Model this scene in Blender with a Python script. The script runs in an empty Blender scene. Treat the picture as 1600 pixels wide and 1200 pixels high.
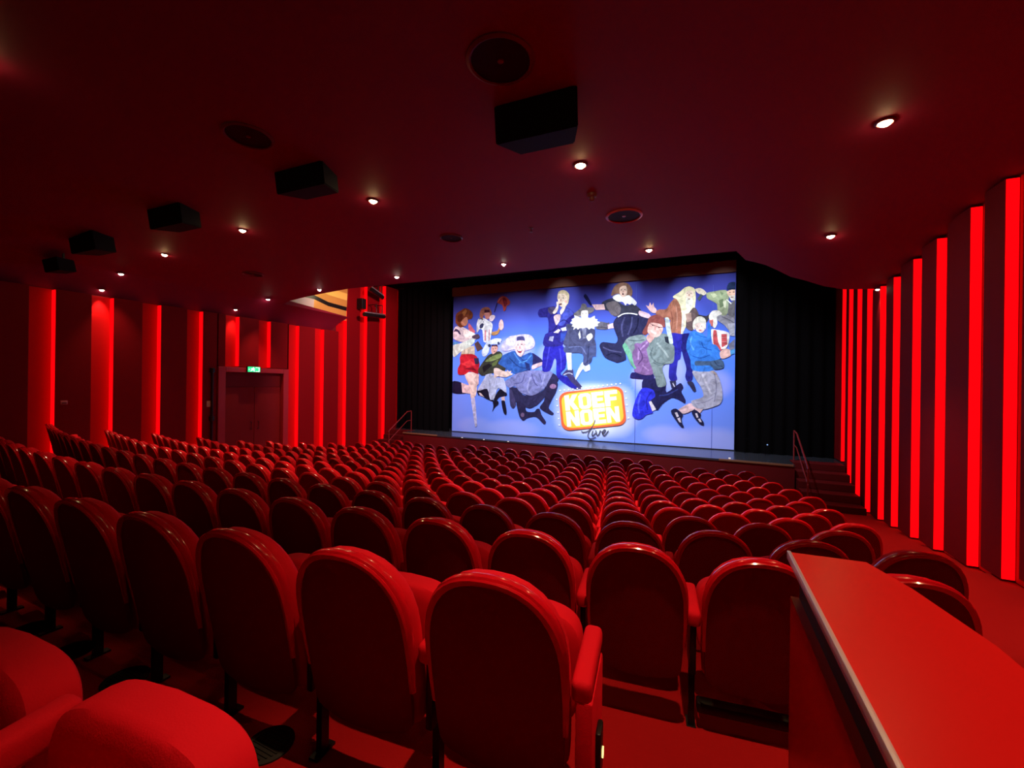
import bpy, bmesh, math, random
from mathutils import Vector, Matrix
random.seed(4)
sc = bpy.context.scene
COL = sc.collection
PI = math.pi

# ------------------------------------------------------------------ frame of the hall
# x to the right along the stage, y towards the stage, z up; z = 0 is the floor before the stage
FPX, YAW, ROLL = 656.0, math.radians(24.6), math.radians(0.7)
EYE = 3.156
W = 13.7            # left wall at x = -W
XR = 3.85           # right wall

def ray(u, v):
    x, y = u-800.0, 600.0-v
    c, s = math.cos(ROLL), math.sin(ROLL)
    a, b = (c*x-s*y)/FPX, (s*x+c*y)/FPX
    c, s = math.cos(YAW), math.sin(YAW)
    return Vector((a*c-s, a*s+c, b))
def onY(u, v, y):
    d = ray(u, v); return d*(y/d.y)+Vector((0, 0, EYE))
def onX(u, v, x):
    d = ray(u, v); return d*(x/d.x)+Vector((0, 0, EYE))
def onZ(u, v, z):
    d = ray(u, v); return d*((z-EYE)/d.z)+Vector((0, 0, EYE))

# ------------------------------------------------------------------ materials
def srgb(c):
    f = lambda t: t/12.92 if t <= .04045 else ((t+.055)/1.055)**2.4
    return tuple(f(x/255.0) for x in c)
def mat(name, col, rough=.6, metal=0, spec=.5, bump=None, sheen=0, coat=0, var=0):
    m = bpy.data.materials.new(name); m.use_nodes = True
    nt = m.node_tree; b = nt.nodes['Principled BSDF']
    b.inputs['Base Color'].default_value = (*col, 1)
    b.inputs['Roughness'].default_value = rough
    b.inputs['Metallic'].default_value = metal
    b.inputs['Specular IOR Level'].default_value = spec
    if sheen:
        b.inputs['Sheen Weight'].default_value = sheen
        b.inputs['Sheen Roughness'].default_value = .4
        b.inputs['Sheen Tint'].default_value = (*[min(1, c*1.6) for c in col], 1)
    if coat:
        b.inputs['Coat Weight'].default_value = coat
        b.inputs['Coat Roughness'].default_value = .08
    if bump or var:
        tc = nt.nodes.new('ShaderNodeTexCoord'); n = nt.nodes.new('ShaderNodeTexNoise')
        nt.links.new(tc.outputs['Object'], n.inputs['Vector'])
        n.inputs['Scale'].default_value = bump[0] if bump else 6
        n.inputs['Detail'].default_value = 4
        if bump:
            bp = nt.nodes.new('ShaderNodeBump'); bp.inputs['Strength'].default_value = bump[1]; bp.inputs['Distance'].default_value = .01
            nt.links.new(n.outputs['Fac'], bp.inputs['Height']); nt.links.new(bp.outputs['Normal'], b.inputs['Normal'])
        if var:
            mx = nt.nodes.new('ShaderNodeMixRGB'); mx.inputs['Color1'].default_value = (*[c*(1-var) for c in col], 1)
            mx.inputs['Color2'].default_value = (*[min(1, c*(1+var)) for c in col], 1)
            nt.links.new(n.outputs['Fac'], mx.inputs['Fac']); nt.links.new(mx.outputs['Color'], b.inputs['Base Color'])
    return m
def emit(name, col, s):
    m = bpy.data.materials.new(name); m.use_nodes = True
    nt = m.node_tree; nt.nodes.clear()
    o = nt.nodes.new('ShaderNodeOutputMaterial'); e = nt.nodes.new('ShaderNodeEmission')
    e.inputs['Color'].default_value = (*col, 1); e.inputs['Strength'].default_value = s
    nt.links.new(e.outputs[0], o.inputs[0]); return m
def print_mat(name, cloth=False):
    m = bpy.data.materials.new(name); m.use_nodes = True
    nt = m.node_tree; b = nt.nodes['Principled BSDF']; b.inputs['Roughness'].default_value = .9
    b.inputs['Specular IOR Level'].default_value = .1
    a = nt.nodes.new('ShaderNodeAttribute'); a.attribute_name = 'print'
    if not cloth: nt.links.new(a.outputs['Color'], b.inputs['Base Color']); return m
    # photographic print: the folds and mottling of the pictured clothes
    tc = nt.nodes.new('ShaderNodeTexCoord'); n = nt.nodes.new('ShaderNodeTexNoise'); n.inputs['Scale'].default_value = 3.2
    n.inputs['Detail'].default_value = 5; n.inputs['Roughness'].default_value = .6; n.inputs['Distortion'].default_value = 1.6
    r = nt.nodes.new('ShaderNodeMapRange'); r.inputs['From Min'].default_value = .32; r.inputs['From Max'].default_value = .68
    r.inputs['To Min'].default_value = .55; r.inputs['To Max'].default_value = 1.2
    v = nt.nodes.new('ShaderNodeVectorMath'); v.operation = 'SCALE'
    nt.links.new(tc.outputs['Object'], n.inputs['Vector']); nt.links.new(n.outputs['Fac'], r.inputs['Value'])
    nt.links.new(a.outputs['Color'], v.inputs[0]); nt.links.new(r.outputs['Result'], v.inputs['Scale'])
    nt.links.new(v.outputs['Vector'], b.inputs['Base Color']); return m

M = {}
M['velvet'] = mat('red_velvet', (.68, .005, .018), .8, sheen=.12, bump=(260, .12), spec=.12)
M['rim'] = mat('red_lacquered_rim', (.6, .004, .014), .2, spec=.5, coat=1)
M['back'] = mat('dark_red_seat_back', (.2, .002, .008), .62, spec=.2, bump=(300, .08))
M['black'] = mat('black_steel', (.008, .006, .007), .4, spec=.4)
M['flock'] = mat('black_drape', (.002, .0015, .002), .95, spec=.05)
M['carpet'] = mat('red_carpet', (.36, .006, .008), .95, bump=(220, .4), spec=.1, var=.12)
M['ceil'] = mat('dark_red_ceiling', (.19, .007, .030), .7, spec=.15, bump=(40, .03))
M['panel'] = mat('maroon_wall_panel', (.2, .002, .006), .65, spec=.08, bump=(18, .04))
M['niche'] = mat('red_niche_paint', (.5, .002, .006), .7, spec=.1)
M['wall'] = mat('dark_red_wall', (.16, .006, .012), .7, spec=.2)
M['door'] = mat('dark_red_door', (.2, .009, .014), .7, spec=.15)
M['frame'] = mat('red_door_frame', (.34, .012, .02), .45, spec=.35)
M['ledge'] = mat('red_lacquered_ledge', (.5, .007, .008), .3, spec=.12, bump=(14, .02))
M['alu'] = mat('satin_aluminium', (.8, .76, .86), .42, metal=.85)
M['stage'] = mat('dark_stage_floor', (.035, .035, .045), .2, spec=.6, bump=(12, .05))
M['stagefront'] = mat('dark_red_stage_front', (.11, .004, .006), .6, spec=.2)
M['woodlip'] = mat('brown_stage_lip', (.22, .1, .05), .5)
M['rail'] = mat('dark_red_rail', (.22, .02, .02), .35, spec=.5)
M['speaker'] = mat('black_speaker_cloth', (.006, .005, .006), .8, spec=.1)
M['grille'] = mat('dark_red_grille', (.11, .012, .018), .5)
M['recess_shade'] = mat('speaker_recess_shade', (.02, .004, .006), .7, spec=.1)  # dark colour stands in for the shade inside the speaker recess
M['ring'] = mat('pinkish_ring', (.5, .16, .17), .4)
M['cream'] = mat('cream_plastic', (.75, .6, .4), .5)
M['gold'] = mat('gold_band', (.75, .42, .1), .4, metal=.3)
M['yellow'] = mat('yellow_band', (.9, .66, .15), .4)
M['whiteband'] = mat('white_band', (.7, .66, .66), .5)
M['brass'] = mat('brass', (.7, .45, .15), .3, metal=1)
M['valance'] = mat('brown_valance', (.13, .055, .045), .9, spec=.1)
M['grate'] = mat('dark_green_grate', (.012, .012, .009), .7)
M['print'] = print_mat('printed_cloth')
M['figure'] = print_mat('printed_figure', True)
LEDRED = (1.0, .0006, .0022)
M['led'] = emit('red_led', LEDRED, 1.9)
M['lamp'] = emit('warm_lamp', (1, .68, .3), 200)
M['lamp_dim'] = emit('dim_warm_lamp', (1, .8, .55), 25)
M['lamp_white'] = emit('white_lamp', (1, .86, .72), 90)
M['exit'] = emit('green_exit_light', (.03, .75, .22), 1.6)
M['exit_white'] = emit('exit_pictogram', (.75, 1, .85), 2.2)
M['aisle'] = emit('aisle_lamp', (1, .75, .25), 2)
M['stud'] = emit('stage_edge_stud', (1, .8, .7), 1.2)
M['bluedot'] = emit('blue_pilot', (.3, .5, 1), 1.2)

# ------------------------------------------------------------------ mesh helpers
def link(name, bm, m, parent=None, smooth=True, loc=None):
    me = bpy.data.meshes.new(name)
    bmesh.ops.recalc_face_normals(bm, faces=bm.faces)
    bm.to_mesh(me); bm.free()
    ms = m if isinstance(m, (list, tuple)) else [m]
    for x in ms: me.materials.append(x)
    for p in me.polygons: p.use_smooth = smooth
    if smooth:
        try: me.set_sharp_from_angle(angle=math.radians(38))
        except Exception: pass
    o = bpy.data.objects.new(name, me); COL.objects.link(o)
    if loc is not None: o.location = loc
    if parent: o.parent = parent
    return o
def tag(o, label=None, cat=None, group=None, kind=None):
    if label: o['label'] = label
    if cat: o['category'] = cat
    if group: o['group'] = group
    if kind: o['kind'] = kind
    return o
def root(name, label, cat, loc=(0, 0, 0), rz=0, group=None):
    o = bpy.data.objects.new(name, None); COL.objects.link(o)
    o.location = loc; o.rotation_euler = (0, 0, rz); o.empty_display_size = .1
    return tag(o, label, cat, group)
def box(bm, lo, hi, bev=0, mi=0, mtx=None, seg=2):
    r = bmesh.ops.create_cube(bm, size=1)
    vs = r['verts']
    for v in vs:
        v.co = Vector([(lo[i]+hi[i])/2+v.co[i]*(hi[i]-lo[i]) for i in range(3)])
    fs = {f for v in vs for f in v.link_faces}
    if bev:
        es = {e for v in vs for e in v.link_edges}
        r = bmesh.ops.bevel(bm, geom=list(es), offset=bev, segments=seg, affect='EDGES', profile=.5)
        fs = set(r['faces']) | {f for f in fs if f.is_valid}
        vs = {v for f in fs for v in f.verts}
    for f in fs: f.material_index = mi
    if mtx is not None: bmesh.ops.transform(bm, matrix=mtx, verts=list(vs))
    return vs
def prism(bm, pts, z0, z1, mi=0):
    a = [bm.verts.new((x, y, z0)) for x, y in pts]; b = [bm.verts.new((x, y, z1)) for x, y in pts]
    n = len(pts); fs = [bm.faces.new(a[::-1]), bm.faces.new(b)]
    for i in range(n): fs.append(bm.faces.new((a[i], a[(i+1) % n], b[(i+1) % n], b[i])))
    for f in fs: f.material_index = mi
    return a+b
def tube(bm, pts, r, n=8, mi=0):
    pts = [Vector(p) for p in pts]; rings = []
    for i, p in enumerate(pts):
        t = (pts[min(i+1, len(pts)-1)]-pts[max(i-1, 0)]).normalized()
        a = t.cross(Vector((0, 0, 1)))
        if a.length < 1e-3: a = Vector((1, 0, 0))
        a.normalize(); b = t.cross(a)
        rings.append([bm.verts.new(p+(a*math.cos(2*PI*k/n)+b*math.sin(2*PI*k/n))*r) for k in range(n)])
    for q, w in zip(rings, rings[1:]):
        for k in range(n):
            f = bm.faces.new((q[k], q[(k+1) % n], w[(k+1) % n], w[k])); f.material_index = mi
    for q in (rings[0][::-1], rings[-1]): bm.faces.new(q).material_index = mi
def lathe(bm, prof, n=24, axis='Z', c=(0, 0, 0), mi=0):
    rings = []
    for r, z in prof:
        rings.append([bm.verts.new(Vector(c)+Vector((r*math.cos(2*PI*k/n), r*math.sin(2*PI*k/n), z))) for k in range(n)])
    for q, w in zip(rings, rings[1:]):
        for k in range(n): bm.faces.new((q[k], q[(k+1) % n], w[(k+1) % n], w[k])).material_index = mi
    if prof[0][0] > 1e-6: bm.faces.new(rings[0][::-1]).material_index = mi
    if prof[-1][0] > 1e-6: bm.faces.new(rings[-1]).material_index = mi
    bmesh.ops.remove_doubles(bm, verts=[v for r in rings for v in r], dist=1e-6)

# ------------------------------------------------------------------ seating plan
H = {0: .375, 1: .596, 2: .781, 3: .96, 4: 1.142, 5: 1.325, 6: 1.495, 7: 1.652, 8: 1.79, 9: 1.905, 10: 1.991, 11: 2.06, 12: 2.123, 13: 2.18, 14: 2.206}
X0 = {0: .17, 1: -.05, 2: -.29, 3: -.46, 4: -.62, 5: -.82, 6: -1.0, 7: -1.17, 8: -1.33, 9: -1.53, 10: -1.71, 11: -1.9, 12: -2.08, 13: -2.25, 14: -2.65}
ENDS = {0: (-4, -2), 1: (-12, -1), 2: (-15, 2), 3: (-22, 3), 4: (-21, 3), 5: (-21, 4), 6: (-20, 4), 7: (-19, 5), 8: (-19, 5), 9: (-18, 6), 10: (-17, 6), 11: (-16, 6), 12: (-16, 6), 13: (-15, 6), 14: (-9, 2)}
SEATH = .95
def bend(x):
    d = x+4.2
    return d*d/68.0 if d > 0 else d*d/60.0
def rowY(n, x): return .28+.9*n+bend(x)-bend(X0[n])-(.12 if n == 0 else 0)
def tierZ(n): return EYE-H[n]-SEATH

# ------------------------------------------------------------------ the setting
bm = bmesh.new()
xs = [-W+(XR+W)*i/26 for i in range(27)]
def edgeY(n, x): return -4.5 if n <= 0 else (rowY(n, x)-.035 if n < 15 else 16.6)
prev = None
for n in range(0, 15):
    z = tierZ(n)
    a = [bm.verts.new((x, edgeY(n, x), z)) for x in xs]
    b = [bm.verts.new((x, edgeY(n+1, x), z)) for x in xs]
    for i in range(26):
        bm.faces.new((a[i], a[i+1], b[i+1], b[i]))
        if prev: bm.faces.new((prev[i], prev[i+1], a[i+1], a[i]))
    prev = b
tag(link('floor', bm, M['carpet'], smooth=False), 'stepped red carpet floor under the seat rows', kind='structure')

ZC = EYE+2.95
def zr(y):
    pts = [(-9, 2.95), (6, 2.95), (8, 2.92), (9, 2.85), (10, 2.7), (11, 2.58), (12, 2.44), (13, 2.4), (20, 2.4)]
    for (a, b), (c, d) in zip(pts, pts[1:]):
        if a <= y <= c: return b+(d-b)*(y-a)/(c-a)
def ceilZ(x, y):
    pts = [(-W, -.88), (-13.4, -.55), (-13.1, -.32), (-12.8, -.22), (-12.0, -.13), (-11.2, -.07), (-10.2, 0)]
    d = 0
    if x < -10.2:
        for (a, b), (c, e) in zip(pts, pts[1:]):
            if a-1e-6 <= x <= c: d = b+(e-b)*(x-a)/(c-a)
    elif x > .5:
        t = min(1, (x-.5)/2.3); t = t*t*(3-2*t)*.6+t*.4
        d = (zr(y)-2.95)*t
    return ZC+d
EDGE = [(-W, 12.35), (-13.4, 12.5), (-13.12, 12.7), (-13.08, 9.78), (.6, 10.3), (.83, 11.0), (1.27, 11.3), (1.85, 11.9), (2.15, 12.0), (3.09, 12.7), (XR, 12.9)]
def ceilEdge(x):
    for (a, b), (c, d) in zip(EDGE, EDGE[1:]):
        if a-1e-6 <= x <= c: return b+(d-b)*(x-a)/(c-a)
    return 12.9
bm = bmesh.new()
cx = [-W, -13.6, -13.5, -13.4, -13.25, -13.12, -13.08, -12.8, -12.4, -12, -11.6, -11.2, -10.7, -10.2, -9, -8, -7, -6, -5, -4, -3, -2, -1, 0, .6, .72, .83, 1.05, 1.27, 1.55, 1.85, 2.15, 2.6, 3.09, 3.5, XR]
low, top = [], []
for x in cx:
    e = ceilEdge(x); ys = [-4.5+(9.7+4.5)*j/24 for j in range(25)]+[9.7+(e-9.7)*j/8 for j in range(1, 9)]
    low.append([bm.verts.new((x, y, ceilZ(x, y))) for y in ys]); top.append([bm.verts.new((x, y, ceilZ(x, y)+(.012 if x < -13.1 else .16))) for y in ys])
for i in range(len(cx)-1):
    for j in range(32):
        bm.faces.new((low[i][j], low[i+1][j], low[i+1][j+1], low[i][j+1])); bm.faces.new((top[i][j], top[i+1][j], top[i+1][j+1], top[i][j+1]))
    bm.faces.new((low[i][32], low[i+1][32], top[i+1][32], top[i][32]))
o = link('ceiling', bm, M['ceil']); tag(o, 'dark red ceiling curving down to the side walls', kind='structure')
bm = bmesh.new(); box(bm, (-W, 9.0, EYE+4.55), (XR, 17.6, EYE+4.7))
tag(link('ceiling', bm, M['flock'], smooth=False), 'black upper ceiling over the forestage', kind='structure')
bm = bmesh.new(); box(bm, (-W-.2, -4.6, -.3), (-W, 17.6, EYE+4.7))
tag(link('wall_left', bm, M['wall'], smooth=False), kind='structure')
bm = bmesh.new(); box(bm, (XR, -4.6, -.3), (XR+.2, 17.6, EYE+4.7))
tag(link('wall_right', bm, M['wall'], smooth=False), kind='structure')
bm = bmesh.new(); box(bm, (-W-.2, -4.7, -.3), (XR+.2, -4.5, EYE+4.7))
tag(link('wall_back', bm, M['wall'], smooth=False), kind='structure')
bm = bmesh.new(); box(bm, (-W-.2, 17.4, -.3), (XR+.2, 17.6, EYE+4.7))
tag(link('wall_front', bm, M['flock'], smooth=False), kind='structure')

# ------------------------------------------------------------------ walls: panels and lit niches
ORD = ['first', 'second', 'third', 'fourth', 'fifth', 'sixth', 'seventh', 'eighth', 'ninth', 'tenth', 'eleventh', 'twelfth', 'thirteenth', 'fourteenth', 'fifteenth', 'sixteenth', 'seventeenth', 'eighteenth', 'nineteenth', 'twentieth', 'twenty-first', 'twenty-second', 'twenty-third', 'twenty-fourth', 'twenty-fifth', 'twenty-sixth']
def floorAt(x, y):
    for n in range(14, -1, -1):
        if y >= edgeY(n, x): return tierZ(n)
    return tierZ(0)
LEFT = [W*r for r in (.319, .395, .469, .546, .624, .702, .783, .864, .947, 1.031, 1.117, 1.205)]
DOOR0, DOOR1 = W*.578, W*.752
DOORZ = EYE+.031*W
def niche(side, y, wid, z0, z1, label, group):
    """a tall recess in the wall, lit red from a hidden led strip along its stage-side corner"""
    s = 1 if side == 'left' else -1
    xw = -W if side == 'left' else XR
    t = root('light_niche', label, 'wall light', (xw, y, z0), 0, group)
    h = z1-z0; b = bmesh.new(); D = DEPTH[side]
    box(b, (min(s*.003, s*.012), -wid+.004, 0), (max(s*.003, s*.012), -.003, h))
    link('niche_back', b, M['niche'], t, False)
    b = bmesh.new(); box(b, (min(s*LED0[side], s*(D-.004)), -.002, .02), (max(s*LED0[side], s*(D-.004)), .014, h-.02))
    link('light_strip', b, M['led'], t, False)
    return t
LED0 = {'left': .02, 'right': .02}
DEPTH = {'left': .17, 'right': .15}
def panel(side, y0, y1, z0, z1, label, group):
    s = 1 if side == 'left' else -1
    xw = -W if side == 'left' else XR
    b = bmesh.new(); L = y1-y0; D = DEPTH[side]
    box(b, (min(s*.003, s*D), .018, 0), (max(s*.003, s*D), L, z1-z0), .008)
    o = link('wall_panel', b, M['panel'], None, False, (xw, y0, z0))
    tag(o, label, 'wall panel', group); return o
GAPW = .40
ys = LEFT
for i, y in enumerate(ys):
    nfs = len(ys)-i
    where = '%s from the stage' % ORD[nfs-1] if nfs > 1 else 'nearest the stage'
    z1 = EYE+4.5 if y > 12.4 else ceilZ(-W, 5)-.02
    z0 = floorAt(-W, y)
    if i in (4, 5): z0 = DOORZ+.02
    if i == 11: z0 = EYE-2.2+.12
    extra = ', cut short above the door' if i in (4, 5) else ''
    niche('left', y, GAPW, z0, z1, 'tall glowing red niche on left wall, %s%s' % (where, extra), 'glowing niches along the left wall')
    yn = ys[i+1]-GAPW if i < len(ys)-1 else 17.3
    if i in (4, 5): zp = DOORZ+.02
    elif i == 3: zp = z0
    else: zp = z0
    if i == 3:
        panel('left', y, DOOR0-.02, zp, z1, 'dark red wall panel left of the double door', 'dark panels of the left wall')
        panel('left', DOOR0, yn, DOORZ+.02, z1, 'dark red wall panel over left part of the door', 'dark panels of the left wall')
    elif i == 5:
        panel('left', y, DOOR1-.02, zp, z1, 'dark red wall panel over right part of the door', 'dark panels of the left wall')
        panel('left', DOOR1, yn, floorAt(-W, y), z1, 'dark red wall panel right of the double door', 'dark panels of the left wall')
    else:
        panel('left', y, yn, zp, z1, 'dark red wall panel on left wall, stage side of niche %s' % where, 'dark panels of the left wall')
panel('left', LEFT[0]-GAPW-.75, LEFT[0]-GAPW, floorAt(-W, 3.6), ceilZ(-W, 5)-.02, 'dark red wall panel on left wall, before the farthest-back glowing niche', 'dark panels of the left wall')
RIGHT = [XR*r for r in (1.47, 1.75, 2.056, 2.271, 2.538, 2.775, 3.018, 3.214, 3.435, 3.628, 3.815, 3.99)]
RIGHT = [3.8, 4.75]+[5.7, 6.8, XR*2.056+.05, XR*2.271+.05, XR*2.538+.05, XR*2.775+.05, XR*3.018+.05, XR*3.214+.05, XR*3.435+.05, XR*3.628+.05, XR*3.815+.05, XR*3.99]
nr = len(RIGHT)
for i, y in enumerate(RIGHT):
    nfs = nr-i
    where = '%s from the stage' % ORD[nfs-1] if nfs > 1 else 'nearest the stage'
    z1 = EYE+4.5 if y > 13 else ceilZ(XR, min(y+.3, 12.8))-.02
    z0 = floorAt(XR, y) if y < 15.2 else EYE-2.2
    niche('right', y, .34, z0+.02, z1, 'tall glowing red niche on right wall, %s' % where, 'glowing niches along the right wall')
    yn = RIGHT[i+1]-.34 if i < nr-1 else 17.3
    panel('right', y, yn, z0+.02, z1, 'dark red wall panel on right wall, stage side of niche %s' % where, 'dark panels of the right wall')

panel('right', -4.3, RIGHT[0]-.34, tierZ(0)+.02, ceilZ(XR, 0)-.02, 'wide dark red wall panel on right wall beside the camera', 'dark panels of the right wall')
# door in the left wall
d = root('door_1', 'dark red double door in a deep frame on the left wall', 'door', (-W, DOOR0, 0)); d['kind'] = 'structure'
zf = floorAt(-W, DOOR0+.5); Ld = DOOR1-DOOR0
b = bmesh.new()
box(b, (.0, 0, zf), (.22, .22, DOORZ), .01); box(b, (0, Ld-.2, zf), (.22, Ld, DOORZ), .01); box(b, (0, .22, DOORZ-.16), (.22, Ld-.2, DOORZ), .01)
link('door_frame', b, M['frame'], d, False)
b = bmesh.new(); box(b, (.0, .22, DOORZ-.62), (.05, Ld-.2, DOORZ-.16)); link('transom_panel', b, M['wall'], d, False)
for k, (p, q) in enumerate(((.23, Ld*.52), (Ld*.52+.01, Ld-.21))):
    b = bmesh.new(); box(b, (0, p, zf+.02), (.06, q, DOORZ-.63), .008)
    leaf = link('door_leaf', b, M['door'], d, False)
    b = bmesh.new(); yy = q-.12 if k == 0 else p+.12
    tube(b, [(.06, yy, zf+1.0), (.11, yy, zf+1.0), (.11, yy, zf+1.25), (.06, yy, zf+1.25)], .012)
    link('door_handle', b, M['black'], leaf)
# exit sign
c = onX(396, 578, -W+.24)
t = root('exit_sign', 'small lit green exit sign above the door', 'sign', (c.x, c.y, c.z-.11))
b = bmesh.new(); box(b, (-.03, -.22, .03), (.03, .22, .22), .006); link('sign_case', b, M['black'], t, False)
b = bmesh.new(); box(b, (.031, -.205, .042), (.035, .205, .208)); link('sign_face', b, M['exit'], t, False)
b = bmesh.new()
def flat(pts):  # pictogram in the y-z plane of the sign, seen from +x
    vs = [b.verts.new((.0375, -.205+p*.41, .044+q*.16)) for p, q in pts]; b.faces.new(vs)
flat([(.62, .95), (.94, .95), (.94, .05), (.62, .05), (.62, .15), (.88, .15), (.88, .85), (.62, .85)])
flat([(.40, .92), (.47, .95), (.5, .86), (.46, .78), (.40, .82)])
flat([(.34, .74), (.5, .72), (.6, .56), (.57, .5), (.47, .6), (.48, .42), (.56, .22), (.53, .06), (.47, .08), (.48, .22), (.38, .38), (.3, .16), (.17, .12), (.17, .2), (.26, .26), (.33, .46), (.36, .6), (.28, .5), (.22, .5), (.24, .62)])
flat([(.04, .5), (.1, .62), (.1, .54), (.16, .54), (.16, .46), (.1, .46), (.1, .38)])
link('sign_pictogram', b, M['exit_white'], t, False)
# pipe, switches
b = bmesh.new(); c0 = onX(331, 640, -W+.2); z0p = floorAt(-W, c0.y)
tube(b, [(c0.x, c0.y, z0p), (c0.x, c0.y, DOORZ-.05)], .035)
for zz in (DOORZ-.12, EYE-1.15):
    lathe(b, [(0, -.08), (.07, -.06), (.07, .06), (0, .08)], 12, c=(c0.x, c0.y, zz))
tag(link('wall_pipe', b, M['black']), 'dark vertical pipe with collars beside the door frame', 'pipe')
c0 = onX(328, 631, -W+.17)
t = root('switch_plate', 'cream switch plate on the wall left of the door', 'switch', c0)
b = bmesh.new(); box(b, (-.008, -.09, -.09), (.008, .09, .09), .006); link('plate', b, M['cream'], t)
b = bmesh.new(); box(b, (.008, -.045, -.05), (.02, .045, .05), .004); link('rocker', b, M['cream'], t)
c0 = onX(100, 629, -W+.17)
t = root('wall_socket', 'small reddish socket plate between the two rearmost left niches', 'socket', c0)
b = bmesh.new(); box(b, (-.008, -.06, -.045), (.008, .06, .045), .005); link('plate', b, M['ring'], t)
b = bmesh.new(); box(b, (.008, -.04, -.028), (.012, .04, .006)); link('insert', b, M['grille'], t)

# ------------------------------------------------------------------ stage
ZS = EYE-2.2
st = root('stage', 'low dark stage with a red front before the show cloth', 'stage', (0, 0, 0)); st['kind'] = 'structure'
lipL, lipR = (-W+1.55, 14.95), (2.36, 14.15)
b = bmesh.new(); prism(b, [lipL, lipR, (2.36, 15.2), (XR, 15.2), (XR, 17.4), (-W, 17.4), (-W, 15.9), (-W+1.55, 15.9)], ZS-.06, ZS); link('stage_deck', b, M['stage'], st, False)
b = bmesh.new(); prism(b, [(lipL[0], lipL[1]+.02), (lipR[0], lipR[1]+.02), (2.36, 15.2), (XR, 15.2), (XR, 15.5), (-W, 16.2), (-W, 15.92), (-W+1.55, 15.92)], 0, ZS-.06); link('stage_front', b, M['stagefront'], st, False)
b = bmesh.new()
dv = Vector((lipR[0]-lipL[0], lipR[1]-lipL[1], 0)).normalized(); nv = Vector((dv.y, -dv.x, 0))
for (p, q) in (((0, 1.9)), ((12.6, 14.5))):
    A = Vector((*lipL, 0))+dv*p; B = Vector((*lipL, 0))+dv*q
    prism(b, [(A+nv*.012)[:2], (B+nv*.012)[:2], (B-nv*.04)[:2], (A-nv*.04)[:2]], ZS-.045, ZS+.006)
link('stage_edging', b, M['woodlip'], st, False)
for k, (u, v) in enumerate(((722, 684), (756, 687), (794, 690), (1140, 716))):
    p = onZ(u, v, ZS+.01); b = bmesh.new(); lathe(b, [(.035, 0), (.03, .012), (0, .016)], 10, c=p)
    tag(link('edge_marker', b, M['stud']), ['tiny light stud on stage edge, left-hand end of the row', 'tiny light stud on stage edge, second from the left', 'tiny light stud on stage edge, third from the left', 'tiny light stud on stage edge at the right end of the cloth'][k], 'light stud', 'light studs on the stage edge')
# steps and rails
def steps(name, x0, x1, yf, yb, n, label):
    t = root(name, label, 'steps', (0, 0, 0))
    for k in range(n):
        b = bmesh.new(); z = ZS*(k+1)/n
        box(b, (x0, yf+(yb-yf)*k/n, ZS*k/n+.002 if k else 0), (x1, yb, z), .01)
        link('step', b, M['stagefront'], t, False)
    return t
steps('stage_steps', 2.4, 3.66, 13.0, 15.18, 5, 'dark steps up to the stage beside the right wall')
steps('stage_steps', -W+.25, -W+1.5, 14.1, 15.88, 5, 'dark steps up to the stage beside the left wall')
def railing(pts, posts, label, r=.022):
    t = root('handrail', label, 'handrail', (0, 0, 0))
    b = bmesh.new(); tube(b, pts, r); link('top_rail', b, M['rail'], t)
    b = bmesh.new(); tube(b, [Vector(p)-Vector((0, 0, .42)) for p in pts], r*.7); link('middle_rail', b, M['rail'], t)
    for p, z in posts:
        b = bmesh.new(); tube(b, [(p[0], p[1], z+.006), p], r*.9); link('post', b, M['rail'], t)
railing([(2.47, 15.0, ZS+.9), (2.47, 14.6, ZS+.86), (2.47, 13.05, .2+.85)], [((2.47, 15.0, ZS+.9), ZS), ((2.47, 13.1, 1.07), .19)], 'thin red handrail on the right stage steps')
railing([(-W+1.42, 15.7, ZS+.9), (-W+1.42, 15.4, ZS+.88), (-W+1.42, 14.15, .2+.85)], [((-W+1.42, 15.7, ZS+.9), ZS), ((-W+1.42, 14.2, 1.07), .195)], 'thin red handrail on the left stage steps')
# black masking left and right of the cloth, header, valance
CY = 16.3
def drape(x0, x1, y, z0, z1, m, name, label, amp=.05, wl=.35, cat='curtain'):
    b = bmesh.new(); n = max(4, int((x1-x0)/wl*8)); prev = None
    for i in range(n+1):
        x = x0+(x1-x0)*i/n; yy = y+amp*math.sin((x-x0)/wl*2*PI)+amp*.3*math.sin((x-x0)*3.1)
        q = [b.verts.new((x, yy, z0)), b.verts.new((x, yy, z1)), b.verts.new((x, yy+.012, z1)), b.verts.new((x, yy+.012, z0))]
        if prev:
            for k in range(4): b.faces.new((prev[k], prev[(k+1) % 4], q[(k+1) % 4], q[k]))
        else: b.faces.new(q)
        prev = q
    b.faces.new(prev[::-1])
    return tag(link(name, b, m), label, cat)
drape(-W+.2, -10.5, 16.15, ZS+.01, EYE+4.5, M['flock'], 'masking_curtain', 'black masking curtain left of the picture cloth')
drape(.98, XR-.18, 16.05, ZS+.01, EYE+4.5, M['flock'], 'masking_curtain', 'black masking curtain right of the picture cloth')
drape(-10.45, .95, 15.98, EYE+4.28, EYE+4.54, M['flock'], 'header_curtain', 'black header strip above the picture cloth', .03)
drape(-10.45, .95, 16.18, EYE+3.93, EYE+4.54, M['valance'], 'valance', 'brown valance along the top of the picture cloth', .02, .9)
p = onY(1164, 685, 15.7); q = onY(1196, 692, 15.6)
b = bmesh.new(); tube(b, [p, q], .012); tube(b, [(p.x, p.y, ZS), p], .008); tube(b, [(q.x, q.y, ZS), q], .008)
t = tag(link('floor_rail', b, M['flock']), 'low thin rail on the stage before right masking curtain', 'rail')
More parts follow.
